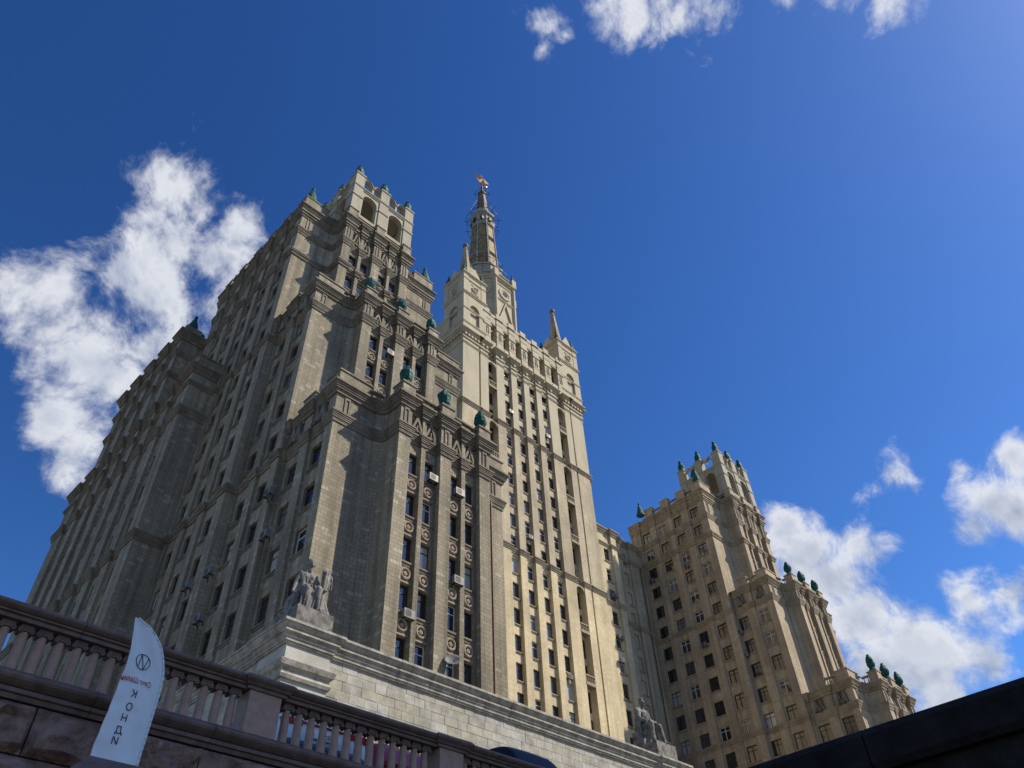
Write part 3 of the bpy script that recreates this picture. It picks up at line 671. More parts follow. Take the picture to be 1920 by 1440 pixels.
    # corner turrets
    for (ax, ay, vis) in ((50.3, 57.2, True), (72.4, 57.2, True), (50.3, 72.0, False), (72.4, 72.0, False)):
        S = 4.7; bx, by = ax + S, ay + S; cx, cy = ax + S / 2, ay + S / 2
        mb = MB(); mb.box(ax + .35, bx - .35, ay + .35, by - .35, 87.2, 101.4); mb.build('turret_core', 'plaster', root)
        sk = MB(); ring = [(bx, by), (ax, by), (ax, ay), (bx, ay)]
        for (A, B) in (((ax, ay), (bx, ay)), ((bx, ay), (bx, by)), ((bx, by), (ax, by)), ((ax, by), (ax, ay))): 
            q_ = .34 if abs(A[0] - B[0]) < .1 else 0; sg_ = 1 if B[1] > A[1] else -1; arched_wall(sk, (A[0], A[1] + sg_ * q_), (B[0], B[1] - sg_ * q_), 87.3, 101.4, [(S / 2 - q_, 1.9, 89.9, 93.5)], .34, 10)
        sk.build('turret_wall', 'plaster', root)
        for (z, h, o) in ((89.3, .35, .14), (92.6, .3, .12), (96.3, .5, .24), (99.9, .3, .15), (101.2, .5, .3)): MB().sweep(ring, moulding(z, h, o, 2), True).build('string_course', 'plaster', root)
        for (qx, qy) in ((ax, ay), (bx - .9, ay), (ax, by - .9), (bx - .9, by - .9)): MB().box(qx - .06, qx + .96, qy - .06, qy + .96, 96.8, 102.3).build('turret_pier', 'plaster', root)
        gb = MB()
        for (A, B, n_) in (((ax + 1, ay - .1), (bx - 1, ay - .1), (0, 1)), ((ax - .1, by - 1), (ax - .1, ay + 1), (1, 0)), ((bx - 1, by - .4), (ax + 1, by - .4), (0, 1)), ((bx - .4, ay + 1), (bx - .4, by - 1), (1, 0))):
            pts = [(A[0], A[1], 101.6), (B[0], B[1], 101.6), ((A[0] * .2 + B[0] * .8), (A[1] * .2 + B[1] * .8), 102.6), ((A[0] + B[0]) / 2, (A[1] + B[1]) / 2, 104.0), ((A[0] * .8 + B[0] * .2), (A[1] * .8 + B[1] * .2), 102.6)]
            i = len(gb.v); gb.v += pts + [(p[0] + n_[0] * .5, p[1] + n_[1] * .5, p[2]) for p in pts]
            gb.f += [tuple(i + k for k in range(5)), tuple(i + 5 + k for k in reversed(range(5)))] + [(i + (k + 1) % 5, i + k, i + 5 + k, i + 5 + (k + 1) % 5) for k in range(5)]
        gb.build('turret_gable', 'plaster', root)
        deco('medallion', MED2, (cx, ay - .005, 98.4), '-y', root); deco('medallion', MED2, (ax - .005, cy, 98.4), '-x', root)
        for (qx, qy) in ((ax + .45, ay + .45), (bx - .45, ay + .45), (ax + .45, by - .45), (bx - .45, by - .45)): finial(root, (qx, qy, 102.28), 'tent', .95)
        ob = MB(); ob.lathe((cx, cy, 101.5), [(1.75, 0), (1.6, .9), (1.35, 1.0), (1.3, 2.4), (1.15, 2.6), (.42, 10.2), (.5, 10.4), (.35, 10.7), (.34, 11.2)], 8, math.pi / 8); ob.build('turret_obelisk', 'spirestone', root)
        bl = MB(); bl.lathe((cx, cy, 112.7), [(.2, 0), (.48, .25), (.55, .5), (.45, .8), (.2, 1.0)], 10); bl.build('obelisk_ball', 'spire', root, True)
    # octagonal drum
    C = (64.1, 67.15); ap = 5.5; Ro = ap / math.cos(math.pi / 8)
    def octo(R_): return [(C[0] + R_ * math.cos(math.pi / 8 + math.pi / 4 * k), C[1] + R_ * math.sin(math.pi / 8 + math.pi / 4 * k)) for k in range(8)]
    o = octo(Ro)
    MB().sweep(o, [(0, 94), (0, 114.9)], True).build('drum_wall', 'plaster', root)
    for (z, h, t_) in ((102.4, .4, .16), (108.6, .5, .22), (113.0, .3, .14), (114.1, .75, .5)): MB().sweep(o, moulding(z, h, t_, 2), True).build('string_course', 'plaster', root)
    cap(root, o, 114.8)
    pil = MB()
    for k in range(8):
        p = o[k]; pil.lathe((p[0], p[1], 94), [(.42, 0), (.42, 20.1)], 8, math.pi / 8); pil.box(p[0] - .5, p[0] + .5, p[1] - .5, p[1] + .5, 114.8, 116.9)
    pil.build('drum_pilaster', 'plaster', root)
    balustrade(root, [((o[(k + 1) % 8][0] * .9 + o[k][0] * .1, o[(k + 1) % 8][1] * .9 + o[k][1] * .1), (o[k][0] * .9 + o[(k + 1) % 8][0] * .1, o[k][1] * .9 + o[(k + 1) % 8][1] * .1)) for k in range(8)], 115.3, 'plaster')
    for k in range(8):
        A, B = o[k], o[(k + 1) % 8]; m_ = ((A[0] + B[0]) / 2, (A[1] + B[1]) / 2); rz = math.atan2(B[1] - A[1], B[0] - A[0])
        inst('round_window', ROUNDW, (m_[0], m_[1], 111.1), rz, root, (.82, 1, .82)); inst('drum_gable', GABLE, (m_[0], m_[1], 102.8), rz, root, (.85, 1, .92))
        put_window((m_[0] + math.cos(rz) * -.5, m_[1] + math.sin(rz) * -.5), (m_[0] + math.cos(rz) * .5, m_[1] + math.sin(rz) * .5), 0, 1.0, 103.9, 105.7, 'pair', root, None, 0)
    for k in (0, 2, 4, 6): inst('finial', finial_mesh('tent', 1), (o[k][0], o[k][1], 116.9), 0, root, (.8, .8, .9))
    # spire
    s = MB(); s.lathe((*C, 114.5), [(4.4, 0), (4.4, 3.6), (4.6, 3.8), (4.6, 4.3), (3.9, 4.5), (3.9, 6.6), (4.15, 6.8), (4.1, 7.2), (3.3, 7.5)], 8, math.pi / 8); s.build('spire_base', 'whitestone', root)
    s = MB(); s.lathe((*C, 121.6), [(3.12, 0), (2.28, 16.2)], 8, math.pi / 8); s.build('spire_shaft', 'spire', root)
    pn = MB(); rb = MB()
    for k in range(8):
        a = math.pi / 8 + math.pi / 4 * k; a2 = a + math.pi / 4
        def sp(an, z, q=0.0): r_ = 2.86 - (2.86 - 2.32) * (z - 127.2) / 10.6 + q; return (C[0] + r_ * math.cos(an), C[1] + r_ * math.sin(an), z)
        rb.tube(sp(a, 121.8), sp(a, 137.8), .24, .16, 6)
        for (z0_, z1_) in ((122.2, 126.0), (127.4, 131.4), (133.0, 136.8)):
            A0, B0, A1, B1 = sp(a, z0_, .07), sp(a2, z0_, .07), sp(a, z1_, .07), sp(a2, z1_, .07); f = lambda p, q, t: tuple(p[i] * (1 - t) + q[i] * t for i in range(3))
            pn.poly([f(A0, B0, .16), f(A0, B0, .84), f(A1, B1, .84), f(A1, B1, .16)])
        for z in (126.4, 127.0, 131.8, 132.6, 137.4): rb.tube(sp(a, z, .05), sp(a2, z, .05), .16, n=5)
    pn.build('spire_panel', 'goldpanel', root); rb.build('spire_rib', 'whitestone', root)
    s = MB(); s.lathe((*C, 137.8), [(2.3, 0), (2.45, .3), (2.3, .5), (2.3, 3.0), (2.75, 3.4), (2.75, 4.0), (2.2, 4.4), (2.0, 5.6), (1.5, 6.1), (1.45, 7.0)], 8, math.pi / 8); s.build('spire_gallery', 'whitestone', root)
    wn = MB()
    for k in range(8):
        a = math.pi / 4 * k; r_ = 2.17; wn.box(C[0] + r_ * math.cos(a) - .28, C[0] + r_ * math.cos(a) + .28, C[1] + r_ * math.sin(a) - .28, C[1] + r_ * math.sin(a) + .28, 138.9, 140.2)
    wn.build('spire_window', 'iron', root)
    s = MB(); s.lathe((*C, 144.6), [(1.42, 0), (.78, 7.0), (1.0, 7.1), (1.0, 7.5), (.55, 7.6), (.5, 8.6), (.3, 9.0), (.22, 11.0)], 8, math.pi / 8); s.build('spire_tip', 'spire', root)
    rg = MB()
    for (z, r_) in ((119.6, 5.0), (123.5, 3.9), (141.5, 3.5), (144.8, 2.3), (152.3, 1.5), (137.6, 3.2)):
        for k in range(16): rg.tube((C[0] + r_ * math.cos(k * math.pi / 8), C[1] + r_ * math.sin(k * math.pi / 8), z), (C[0] + r_ * math.cos((k + 1) * math.pi / 8), C[1] + r_ * math.sin((k + 1) * math.pi / 8), z), .05, n=4, cap=False)
        for k in range(8): rg.tube((C[0] + 1.0 * math.cos(k * math.pi / 4), C[1] + 1.0 * math.sin(k * math.pi / 4), z - .2), (C[0] + (r_ + .5) * math.cos(k * math.pi / 4), C[1] + (r_ + .5) * math.sin(k * math.pi / 4), z + (.1 if k % 2 else 1.0)), .045, n=4, cap=False)
    for k in range(6): a = k * math.pi / 3; rg.tube((C[0] + 3.6 * math.cos(a), C[1] + 3.6 * math.sin(a), 141.3), (C[0] + 1.6 * math.cos(a), C[1] + 1.6 * math.sin(a), 148), .04, n=4, cap=False)
    rg.build('antenna_ring', 'iron', root)
    st = MB(); pts = []
    for k in range(10): r_ = 2.55 if k % 2 == 0 else 1.0; a = math.pi / 2 + math.pi / 5 * k; pts.append((C[0] + r_ * math.cos(a), C[1], 158.2 + r_ * math.sin(a)))
    i = len(st.v); st.v += pts + [(C[0], C[1] - .55, 158.2), (C[0], C[1] + .55, 158.2)]
    for k in range(10): st.f += [(i + k, i + 10, i + (k + 1) % 10), (i + (k + 1) % 10, i + 11, i + k)]
    st.build('star', 'gilt', root)
    wr_ = MB()
    for k in range(14):
        a0, a1 = math.pi * 1.1 + math.pi * .8 * k / 14, math.pi * 1.1 + math.pi * .8 * (k + 1) / 14
        wr_.tube((C[0] + 1.7 * math.cos(a0), C[1] - .1, 157.6 + 1.7 * math.sin(a0)), (C[0] + 1.7 * math.cos(a1), C[1] - .1, 157.6 + 1.7 * math.sin(a1)), .16, n=5)
    wr_.build('star_wreath', 'gilt', root)
MT['spirestone'] = noisy('obelisk_stone', (.16, .115, .07), (.38, .30, .19), 1.2, .8, .15, zs=.4)
def round_window_mesh():
    mb = MB(); n = 20
    for (r0, r1, d) in ((1.15, 1.75, -.2), (.75, 1.15, -.1)):
        i = len(mb.v)
        for k in range(n):
            a = 2 * math.pi * k / n
            for (r, y) in ((r1, .05), (r1, d), (r0, d), (r0, .05)): mb.v.append((r * math.cos(a), y, r * math.sin(a)))
        for k in range(n):
            k2 = (k + 1) % n
            for j in range(3): mb.f.append((i + k * 4 + j, i + k2 * 4 + j, i + k2 * 4 + j + 1, i + k * 4 + j + 1))
    return mb.mesh('round_window', 'plaster')
ROUNDW = round_window_mesh()
_g = MB(); _g.poly([(.78 * math.cos(2 * math.pi * k / 16), -.03, .78 * math.sin(2 * math.pi * k / 16)) for k in range(16)]); ROUNDP = _g.mesh('pane', 'glass')
_g = MB()
for s_ in (-1, 1):
    a = [(s_ * 2.2, 0), (s_ * 1.85, 0), (0, 5.5), (0, 6.3)]; i = len(_g.v)
    _g.v += [(x, -.28, z) for x, z in a] + [(x, .02, z) for x, z in a]
    _g.f += [(i, i + 1, i + 2, i + 3), (i, i + 4, i + 5, i + 1), (i + 1, i + 5, i + 6, i + 2), (i + 2, i + 6, i + 7, i + 3), (i + 3, i + 7, i + 4, i)]
GABLE = _g.mesh('drum_gable', 'plaster')
MED2 = MED.copy(); MED2.materials.clear(); MED2.materials.append(MT['plaster']); MED2.transform(Matrix.Scale(1.7, 4))
tower(TW)
for o in [c for c in TW.children if c.name.startswith('round_window')]: inst('pane', ROUNDP, o.location, o.rotation_euler.z, o)
# recessed links between tower and wings
def link(root):
    P = Path(); P.to(77.1, 58.1).to(78.35, 58.1).win(.32, 1.5, trows, 'tall', 'ttrim', .1).to(80.2, 58.1).to(80.2, 57.75).to(81.4, 57.75).to(81.4, 60.4)
    P.walls(4.4, 64.6, 'wall', 'towerlow', root); P.course(moulding(52.55, .6, .3), 'string_course', 'ttrim', root); P.course(moulding(62.2, .5, .25), 'string_course', 'ttrim', root); P.course(moulding(64.4, .9, .45), 'cornice', 'ttrim', root)
    P = Path(); P.to(81.4, 60.4).to(82.1, 60.4).win(.3, 1.55, trows, 'tall', 'ttrim', .1).to(84.0, 60.4).to(84.0, 60.05).to(85.7, 60.05).to(85.7, 60.4).win(.3, 1.55, trows, 'tall', 'ttrim', .1).to(87.6, 60.4).to(87.6, 60.05).to(89.6, 60.05).to(89.6, 60.4).to(91.3, 60.4)
    P.walls(4.4, 66.6, 'wall', 'tower', root); P.course(moulding(52.55, .6, .3), 'string_course', 'ttrim', root); P.course(moulding(63.6, .5, .25), 'string_course', 'ttrim', root); P.course(moulding(66.4, .9, .45), 'cornice', 'ttrim', root)
    mb = MB(); mb.box(77.3, 91.2, 60.6, 76, 4.4, 66.5); mb.box(77.1, 81.4, 59.2, 60.5, 64.3, 65.0); mb.build('link_block', 'tower', root)
link(TW)
mb = MB(); mb.box(36.3, 51.1, 61, 76, 4.4, 64); mb.build('link_block', 'wing', TW)
# brown downpipes
for k, (x, y, z0, z1) in enumerate([(33.85, 35.04, 4.6, 36.0), (76.55, 57.5, 20, 86), (90.3, 60.2, 10, 64)]):
    o = MB().tube((x, y, z0), (x, y, z1), .075, n=7).build('downpipe', 'pipe'); tag(o, ['brown downpipe running down the corner of the stepped wing', 'brown downpipe in the corner groove of the spired tower', 'brown downpipe in the angle beside the warm brown wing'][k], 'downpipe')

# ------------------------------------------------------------------ podium with statues
PD = thing('podium', 'pale limestone podium with heavy cornice in front of the stepped wing', 'podium', (28, 30, 4.5))
X0, X1, YP = 14.8, 42.1, 27.6
mb = MB(); mb.box(X0 + .3, X1 - .3, YP + .3, 40, 4.4, 16.0); mb.build('core', 'podtrim', PD)
_bk = {}
br_ = random.Random(21)
def block(name, mname, parent, A, ux, uy, u0, u1, z0, z1, proud, th=.3):
    w, h = round(u1 - u0, 3), round(z1 - z0, 3); key = (w, h, mname)
    if key not in _bk:
        m = MB(); b = .008
        i = 0; m.v += [(0, 0, 0), (w, 0, 0), (w, 0, h), (0, 0, h), (b, -.008, b), (w - b, -.008, b), (w - b, -.008, h - b), (b, -.008, h - b), (0, th, 0), (w, th, 0), (w, th, h), (0, th, h)]
        m.f += [(4, 5, 6, 7), (0, 1, 5, 4), (1, 2, 6, 5), (2, 3, 7, 6), (3, 0, 4, 7), (1, 0, 8, 9), (2, 1, 9, 10), (3, 2, 10, 11), (0, 3, 11, 8)]
        _bk[key] = m.mesh(name, mname)
    nx, ny = uy, -ux
    return inst(name, _bk[key], (A[0] + ux * u0 + nx * proud, A[1] + uy * u0 + ny * proud, z0), math.atan2(uy, ux), parent)
PODS = []
for k in range(3):
    n_ = 'limestone_block_%s' % 'abc'[k]; MT[n_] = noisy(n_, [(.22, .208, .178), (.28, .27, .237), (.26, .24, .19)][k], [(.40, .385, .335), (.45, .435, .39), (.41, .385, .315)][k], 1.8, .85, .3); PODS.append(n_)
def block_wall(A, B, z0, z1, rh, lens, parent, skip0=0.0):
    L = math.hypot(B[0] - A[0], B[1] - A[1]); ux, uy = (B[0] - A[0]) / L, (B[1] - A[1]) / L; z = z1; r_ = 0
    while z > z0:
        u = skip0
        while u < L - .05:
            w = br_.choice(lens) if u > skip0 else br_.choice(lens) * (.5 if r_ % 2 else 1); w = round(w / .1) * .1; w = min(w, L - u)
            if L - (u + w) < .3: w = L - u
            block('stone_block', br_.choice(PODS), parent, A, ux, uy, u + .003, u + w - .003, z - rh + .003, z - .003, br_.uniform(-.008, .008)); u += w
        z -= rh; r_ += 1
block_wall((X0 + 2.15, YP + .05), (X1 - 2.15, YP + .05), 11.0, 15.2, .4, (.6, .7, .8, 1.0), PD)
block_wall((X0 + .05, 37.0), (X0 + .05, YP + 2.1), 10.6, 15.2, .46, (.9, 1.1, 1.3), PD)
mb = MB(); mb.box(X0 + .15, X1 - .15, YP + .15, YP + .34, 4.4, 15.3); mb.box(X0 + .15, X0 + .34, YP + .34, 40, 4.4, 15.3); mb.build('backing_wall', 'podtrim', PD)
mb = MB(); mb.box(X0 + .05, X1 - .05, YP + .06, YP + .4, 4.4, 10.98); mb.build('lower_wall', 'pod', PD)
for (a, b) in ((X0, X0 + 2.1), (X1 - 2.1, X1)):
    mb = MB(); mb.box(a - .02, b + .02, YP - .08, YP + 2.1, 4.4, 15.25); mb.build('corner_pier', 'pod', PD)
    MB().sweep([(a - .02, YP + 2.1), (a - .02, YP - .08), (b + .02, YP - .08), (b + .02, YP + 2.1)], [(0, 13.7), (.1, 13.72), (.14, 13.86), (.07, 13.95), (.07, 14.12), (.2, 14.2), (.26, 14.42), (.1, 14.5), (0, 14.56)]).build('pier_moulding', 'podtrim', PD)
cp_ = [(X0, 40), (X0, YP + 2.14), (X0 - .06, YP + 2.14), (X0 - .06, YP - .1), (X0 + 2.14, YP - .1), (X0 + 2.14, YP), (X1 - 2.14, YP), (X1 - 2.14, YP - .1), (X1 + .06, YP - .1), (X1 + .06, 40)]
def cyma(o0, z0, o1, z1, n=5): return [(o0 + (o1 - o0) * (k / n) + .03 * math.sin(2 * math.pi * k / n), z0 + (z1 - z0) * k / n) for k in range(n + 1)]
prof = [(-.3, 15.16), (.05, 15.16), (.05, 15.24), (.1, 15.25), (.1, 15.36)] + cyma(.11, 15.37, .2, 15.58) + [(.26, 15.59), (.26, 15.67), (.22, 15.68), (.22, 15.71)] + [(.24 + .13 * math.sin(math.pi / 2 * k / 5), 15.72 + .2 * k / 5) for k in range(6)] + [(.42, 15.93), (.42, 16.04), (-.4, 16.09)]
# the cornice is laid in separate lengths of stone
def cornice_lengths(path, prof, parent, step=1.7):
    for A, B in zip(path[5:6], path[6:7]):
        n = int((B[0] - A[0]) / step)
        for k in range(n):
            a, b = A[0] + (B[0] - A[0]) * k / n + .006, A[0] + (B[0] - A[0]) * (k + 1) / n - .006; dy = br_.uniform(-.008, .008); dz = br_.uniform(-.006, .006)
            MB().sweep([(a, A[1] + dy), (b, A[1] + dy)], [(o, z + dz) for o, z in prof], caps=True).build('cornice_stone', 'podtrim', parent)
    MB().sweep(path[:6], prof).build('cornice', 'podtrim', parent); MB().sweep(path[6:], prof).build('cornice', 'podtrim', parent)
cornice_lengths(cp_, prof, PD)
mb = MB(); mb.box(X0 - .3, X1 + .3, YP + .4, 40, 15.9, 16.06); mb.build('roof', 'roof', PD)
mb = MB(); mb.box(X0 + 2.6, X1 - 2.6, YP + .2, YP + .9, 16.06, 16.3); mb.build('blocking_course', 'podtrim', PD)

def figure(prims, scale, voxel, name):
    """one continuous carved surface grown from overlapping volumes"""
    mb = MB()
    def ell(c, r):
        i = len(mb.v); n, m = 12, 8
        for j in range(m + 1):
            ph = math.pi * j / m
            for k in range(n): th = 2 * math.pi * k / n; mb.v.append((c[0] + r[0] * math.sin(ph) * math.cos(th), c[1] + r[1] * math.sin(ph) * math.sin(th), c[2] + r[2] * math.cos(ph)))
        for j in range(m):
            for k in range(n): mb.f.append((i + j * n + k, i + (j + 1) * n + k, i + (j + 1) * n + (k + 1) % n, i + j * n + (k + 1) % n))
    for p in prims:
        if p[0] == 'e': ell(p[1], p[2])
        elif p[0] == 'c':
            pts, rs = p[1], p[2]
            for k in range(len(pts) - 1): mb.tube(pts[k], pts[k + 1], rs[k], rs[k + 1], 10)
            for q, r in zip(pts, rs): ell(q, (r, r, r))
        else: mb.box(*p[1])
    me = mb.mesh('tmp', 'statue'); o = bpy.data.objects.new('tmp', me); COL.objects.link(o)
    md = o.modifiers.new('r', 'REMESH'); md.mode = 'VOXEL'; md.voxel_size = voxel
    sm = o.modifiers.new('s', 'SMOOTH'); sm.factor = .5; sm.iterations = 3
    tx = bpy.data.textures.new('carving', 'CLOUDS'); tx.noise_scale = .09
    dp = o.modifiers.new('d', 'DISPLACE'); dp.texture = tx; dp.strength = .008; dp.mid_level = .5
    dg = bpy.context.evaluated_depsgraph_get(); r = bpy.data.meshes.new_from_object(o.evaluated_get(dg)); bpy.data.objects.remove(o)
    r.name = name; r.transform(Matrix.Scale(scale, 4)); r.materials.clear(); r.materials.append(MT['statue']); r.polygons.foreach_set('use_smooth', [True] * len(r.polygons))
    return r
def head(c, turn=0.0):
    x, y, z = c; s, k = math.sin(turn), math.cos(turn)
    def o(dx, dy, dz): return (x + dx * k - dy * s, y + dx * s + dy * k, z + dz)
    return [('e', c, (.092, .108, .108)), ('e', o(0, .03, .03), (.108, .118, .092)), ('e', o(0, -.085, -.06), (.05, .045, .05)), ('c', [o(0, -.1, .025), o(0, -.128, -.02)], [.013, .02]),
            ('c', [o(-.06, -.085, .045), o(.06, -.085, .045)], [.02, .02]), ('e', o(-.03, -.1, -.062), (.022, .012, .01)), ('e', o(.03, -.1, -.062), (.022, .012, .01)), ('e', o(0, -.104, -.058), (.03, .012, .009)),
            ('e', o(-.1, .0, -.005), (.018, .03, .035)), ('e', o(.1, .0, -.005), (.018, .03, .035)), ('c', [o(0, .02, -.2), o(0, .0, -.08)], [.062, .058])]
def hand(c, d, side):
    c, d = Vector(c), Vector(d).normalized(); w = d.orthogonal().normalized(); pr = [('e', tuple(c), (.05, .05, .05))]
    for k in range(4): b = c + w * (k - 1.5) * .024; pr.append(('c', [tuple(b), tuple(b + d * (.07 - .008 * abs(k - 1.4))), tuple(b + d * .09 + w.cross(d) * .035 * side)], [.014, .013, .011]))
    pr.append(('c', [tuple(c - w * .04), tuple(c - w * .06 + d * .05)], [.016, .013])); return pr
def folds(p0, p1, q0, q1, n, r0, r1):
    out = []
    for k in range(n):
        t = k / (n - 1); a = [p0[i] * (1 - t) + p1[i] * t for i in range(3)]; b = [q0[i] * (1 - t) + q1[i] * t for i in range(3)]; m_ = [(a[i] + b[i]) / 2 + (.025 * math.sin(k * 2.4) if i < 2 else 0) for i in range(3)]
        out.append(('c', [tuple(a), tuple(m_), tuple(b)], [r0, (r0 + r1) / 2, r1]))
    return out
woman = [(p[0], tuple((0 + q - 0) if i != 2 else q for i, q in enumerate(p[1])), tuple(r * 1.18 for r in p[2])) if p[0] == 'e' else p for p in head((0, .02, 1.36), -.1)] + [
    ('e', (0, .07, 1.28 + .16), (.115, .12, .035)), ('c', [(-.1, .0, 1.42), (.1, .0, 1.42)], [.028, .028]), ('e', (0, .14, 1.34), (.1, .07, .1)),
    ('e', (0, .1, .98), (.2, .135, .2)), ('e', (0, .1, .78), (.165, .13, .17)), ('e', (-.085, .0, .98), (.085, .075, .08)), ('e', (.085, .0, .98), (.085, .075, .08)), ('e', (0, .1, .58), (.24, .2, .16)),
    ('c', [(-.17, .1, 1.09), (.17, .1, 1.09)], [.095, .095]), ('e', (-.2, .09, 1.06), (.1, .09, .1)), ('e', (.2, .09, 1.06), (.1, .09, .1)), ('c', [(-.2, .05, 1.04), (-.13, .0, .72)], [.07, .09]), ('c', [(.2, .05, 1.04), (.13, .0, .72)], [.07, .09]), ('c', [(-.21, .1, 1.08), (-.33, .08, .83), (-.40, -.02, .60)], [.088, .064, .042]), ('c', [(.21, .1, 1.08), (.31, .05, .84), (.33, -.15, .72)], [.088, .064, .042]),
    ('c', [(-.12, .02, .57), (-.17, -.40, .54)], [.125, .092]), ('c', [(.12, .02, .57), (.15, -.42, .58)], [.125, .092]), ('c', [(-.17, -.40, .54), (-.2, -.34, .1)], [.088, .052]), ('c', [(.15, -.42, .58), (.17, -.44, .1)], [.088, .052]),
    ('c', [(-.2, -.36, .06), (-.21, -.5, .035)], [.05, .035]), ('c', [(.17, -.46, .06), (.19, -.62, .035)], [.05, .035]), ('b', (-.42, .3, -.12, .42, 0, .46)), ('b', (-.42, -.28, -.2, .3, 0, .5))]
woman += [('e', (0, -.14, .5), (.27, .3, .17)), ('e', (-.04, -.3, .26), (.24, .12, .3)), ('e', (.0, .12, .3), (.36, .25, .3))]
woman += hand((-.42, -.06, .56), (-.1, -.3, -.9), 1) + hand((.35, -.2, .70), (.5, -.5, .1), -1)
woman += folds((-.26, -.38, .56), (.24, -.44, .6), (-.3, -.36, .06), (.1, -.42, .08), 6, .034, .03) + folds((-.18, -.02, .7), (.2, -.02, .68), (-.2, -.36, .64), (.2, -.4, .66), 6, .04, .03) + folds((-.15, -.02, 1.05), (.15, -.02, 1.05), (-.16, -.04, .7), (.16, -.04, .7), 7, .028, .028)
woman += folds((.28, .0, .62), (.44, -.1, .5), (.36, -.25, .05), (.58, -.2, .12), 5, .06, .07)
sheaf = []
sr = random.Random(2)
for k in range(18):
    a = sr.uniform(-.1, .1); b = sr.uniform(-.07, .07); zt = sr.uniform(.95, 1.2)
    sheaf.append(('c', [(.33 + a * .6, -.24 + b * .6, .02), (.35 + a * .55, -.22 + b * .55, .62), (.40 + a * .95, -.18 + b * .9, zt)], [.034, .034, .03])); sheaf.append(('e', (.405 + a, -.18 + b, zt + .03), (.034, .034, .065)))
    if k % 3 == 0: sheaf.append(('c', [(.40 + a, -.18 + b, zt), (.50 + abs(a), -.17, zt - .06), (.51 + abs(a), -.17, zt - .2)], [.022, .026, .022]))
sheaf.append(('c', [(.29, -.3, .66), (.41, -.3, .66)], [.035, .035]))
man = head((0, .04, 1.36), .0) + [
    ('e', (0, .1, .98), (.235, .15, .22)), ('e', (0, .1, .76), (.19, .14, .18)), ('e', (0, .12, .56), (.23, .2, .16)), ('e', (0, .08, 1.49), (.1, .11, .05)),
    ('c', [(-.18, .1, 1.13), (.18, .1, 1.13)], [.085, .085]), ('c', [(-.25, .1, 1.1), (-.34, .0, .82), (-.2, -.3, .7)], [.1, .075, .05]), ('c', [(.25, .1, 1.1), (.34, .0, .82), (.16, -.24, .74)], [.1, .075, .05]),
    ('c', [(-.13, .04, .57), (-.2, -.42, .6)], [.13, .1]), ('c', [(.13, .04, .57), (.2, -.46, .58)], [.13, .1]), ('c', [(-.2, -.42, .6), (-.21, -.40, .1)], [.1, .065]), ('c', [(.2, -.46, .58), (.23, -.58, .1)], [.1, .065]),
    ('c', [(-.21, -.42, .06), (-.22, -.58, .04)], [.06, .045]), ('c', [(.23, -.6, .06), (.25, -.76, .04)], [.06, .045]), ('b', (-.4, .4, -.1, .42, 0, .46))]
man += hand((-.17, -.33, .7), (.3, -.9, -.1), 1) + hand((.14, -.28, .73), (-.3, -.9, -.1), -1)
man += folds((-.34, .1, 1.12), (.1, .24, 1.16), (-.48, .1, .02), (.2, .44, .02), 9, .06, .075) + folds((-.36, .02, .9), (-.3, .2, .9), (-.48, -.1, .02), (-.46, .2, .02), 4, .06, .06) + folds((-.16, -.04, 1.05), (.16, -.04, 1.05), (-.14, -.04, .7), (.14, -.04, .7), 5, .03, .03) + folds((-.3, -.3, .66), (-.1, -.34, .64), (-.3, .05, .1), (-.14, .1, .1), 4, .05, .05)
book = [('b', (-.28, .14, -.44, -.14, .66, .72))]
def statue(label, loc, rz, body, extra, exname, ped, back):
    root = thing('statue', label, 'statue', loc, rz)
    x, y, z = loc
    o = MB(); a, b, c = ped; o.box(x - a, x + a, y - b, y + b + .5, z, z + c); o.box(x - a - .04, x + a + .04, y - b - .04, y + b + .54, z, z + .12); o = o.build('pedestal', 'statue')
    attach(o, root)
    me = figure(body, 1.6, .013, 'figure'); f = inst('figure', me, (x, y + back, z + c - .01), rz, root, (1.06, 1, 1.3))
    e = inst(exname, figure(extra, 1.6, .013, exname), (x, y + back, z + c - .01), rz, root, (1.06, 1, 1.3))
statue('seated stone woman holding a wheat sheaf on the podium corner', (15.95, 28.35, 16.08), -.12, woman, sheaf, 'wheat_sheaf', (.92, .75, 1.0), .3)
statue('seated stone man in a cloak on the far end of the podium', (40.9, 28.35, 16.08), .0, man, book, 'book', (.95, .75, 1.05), .5)
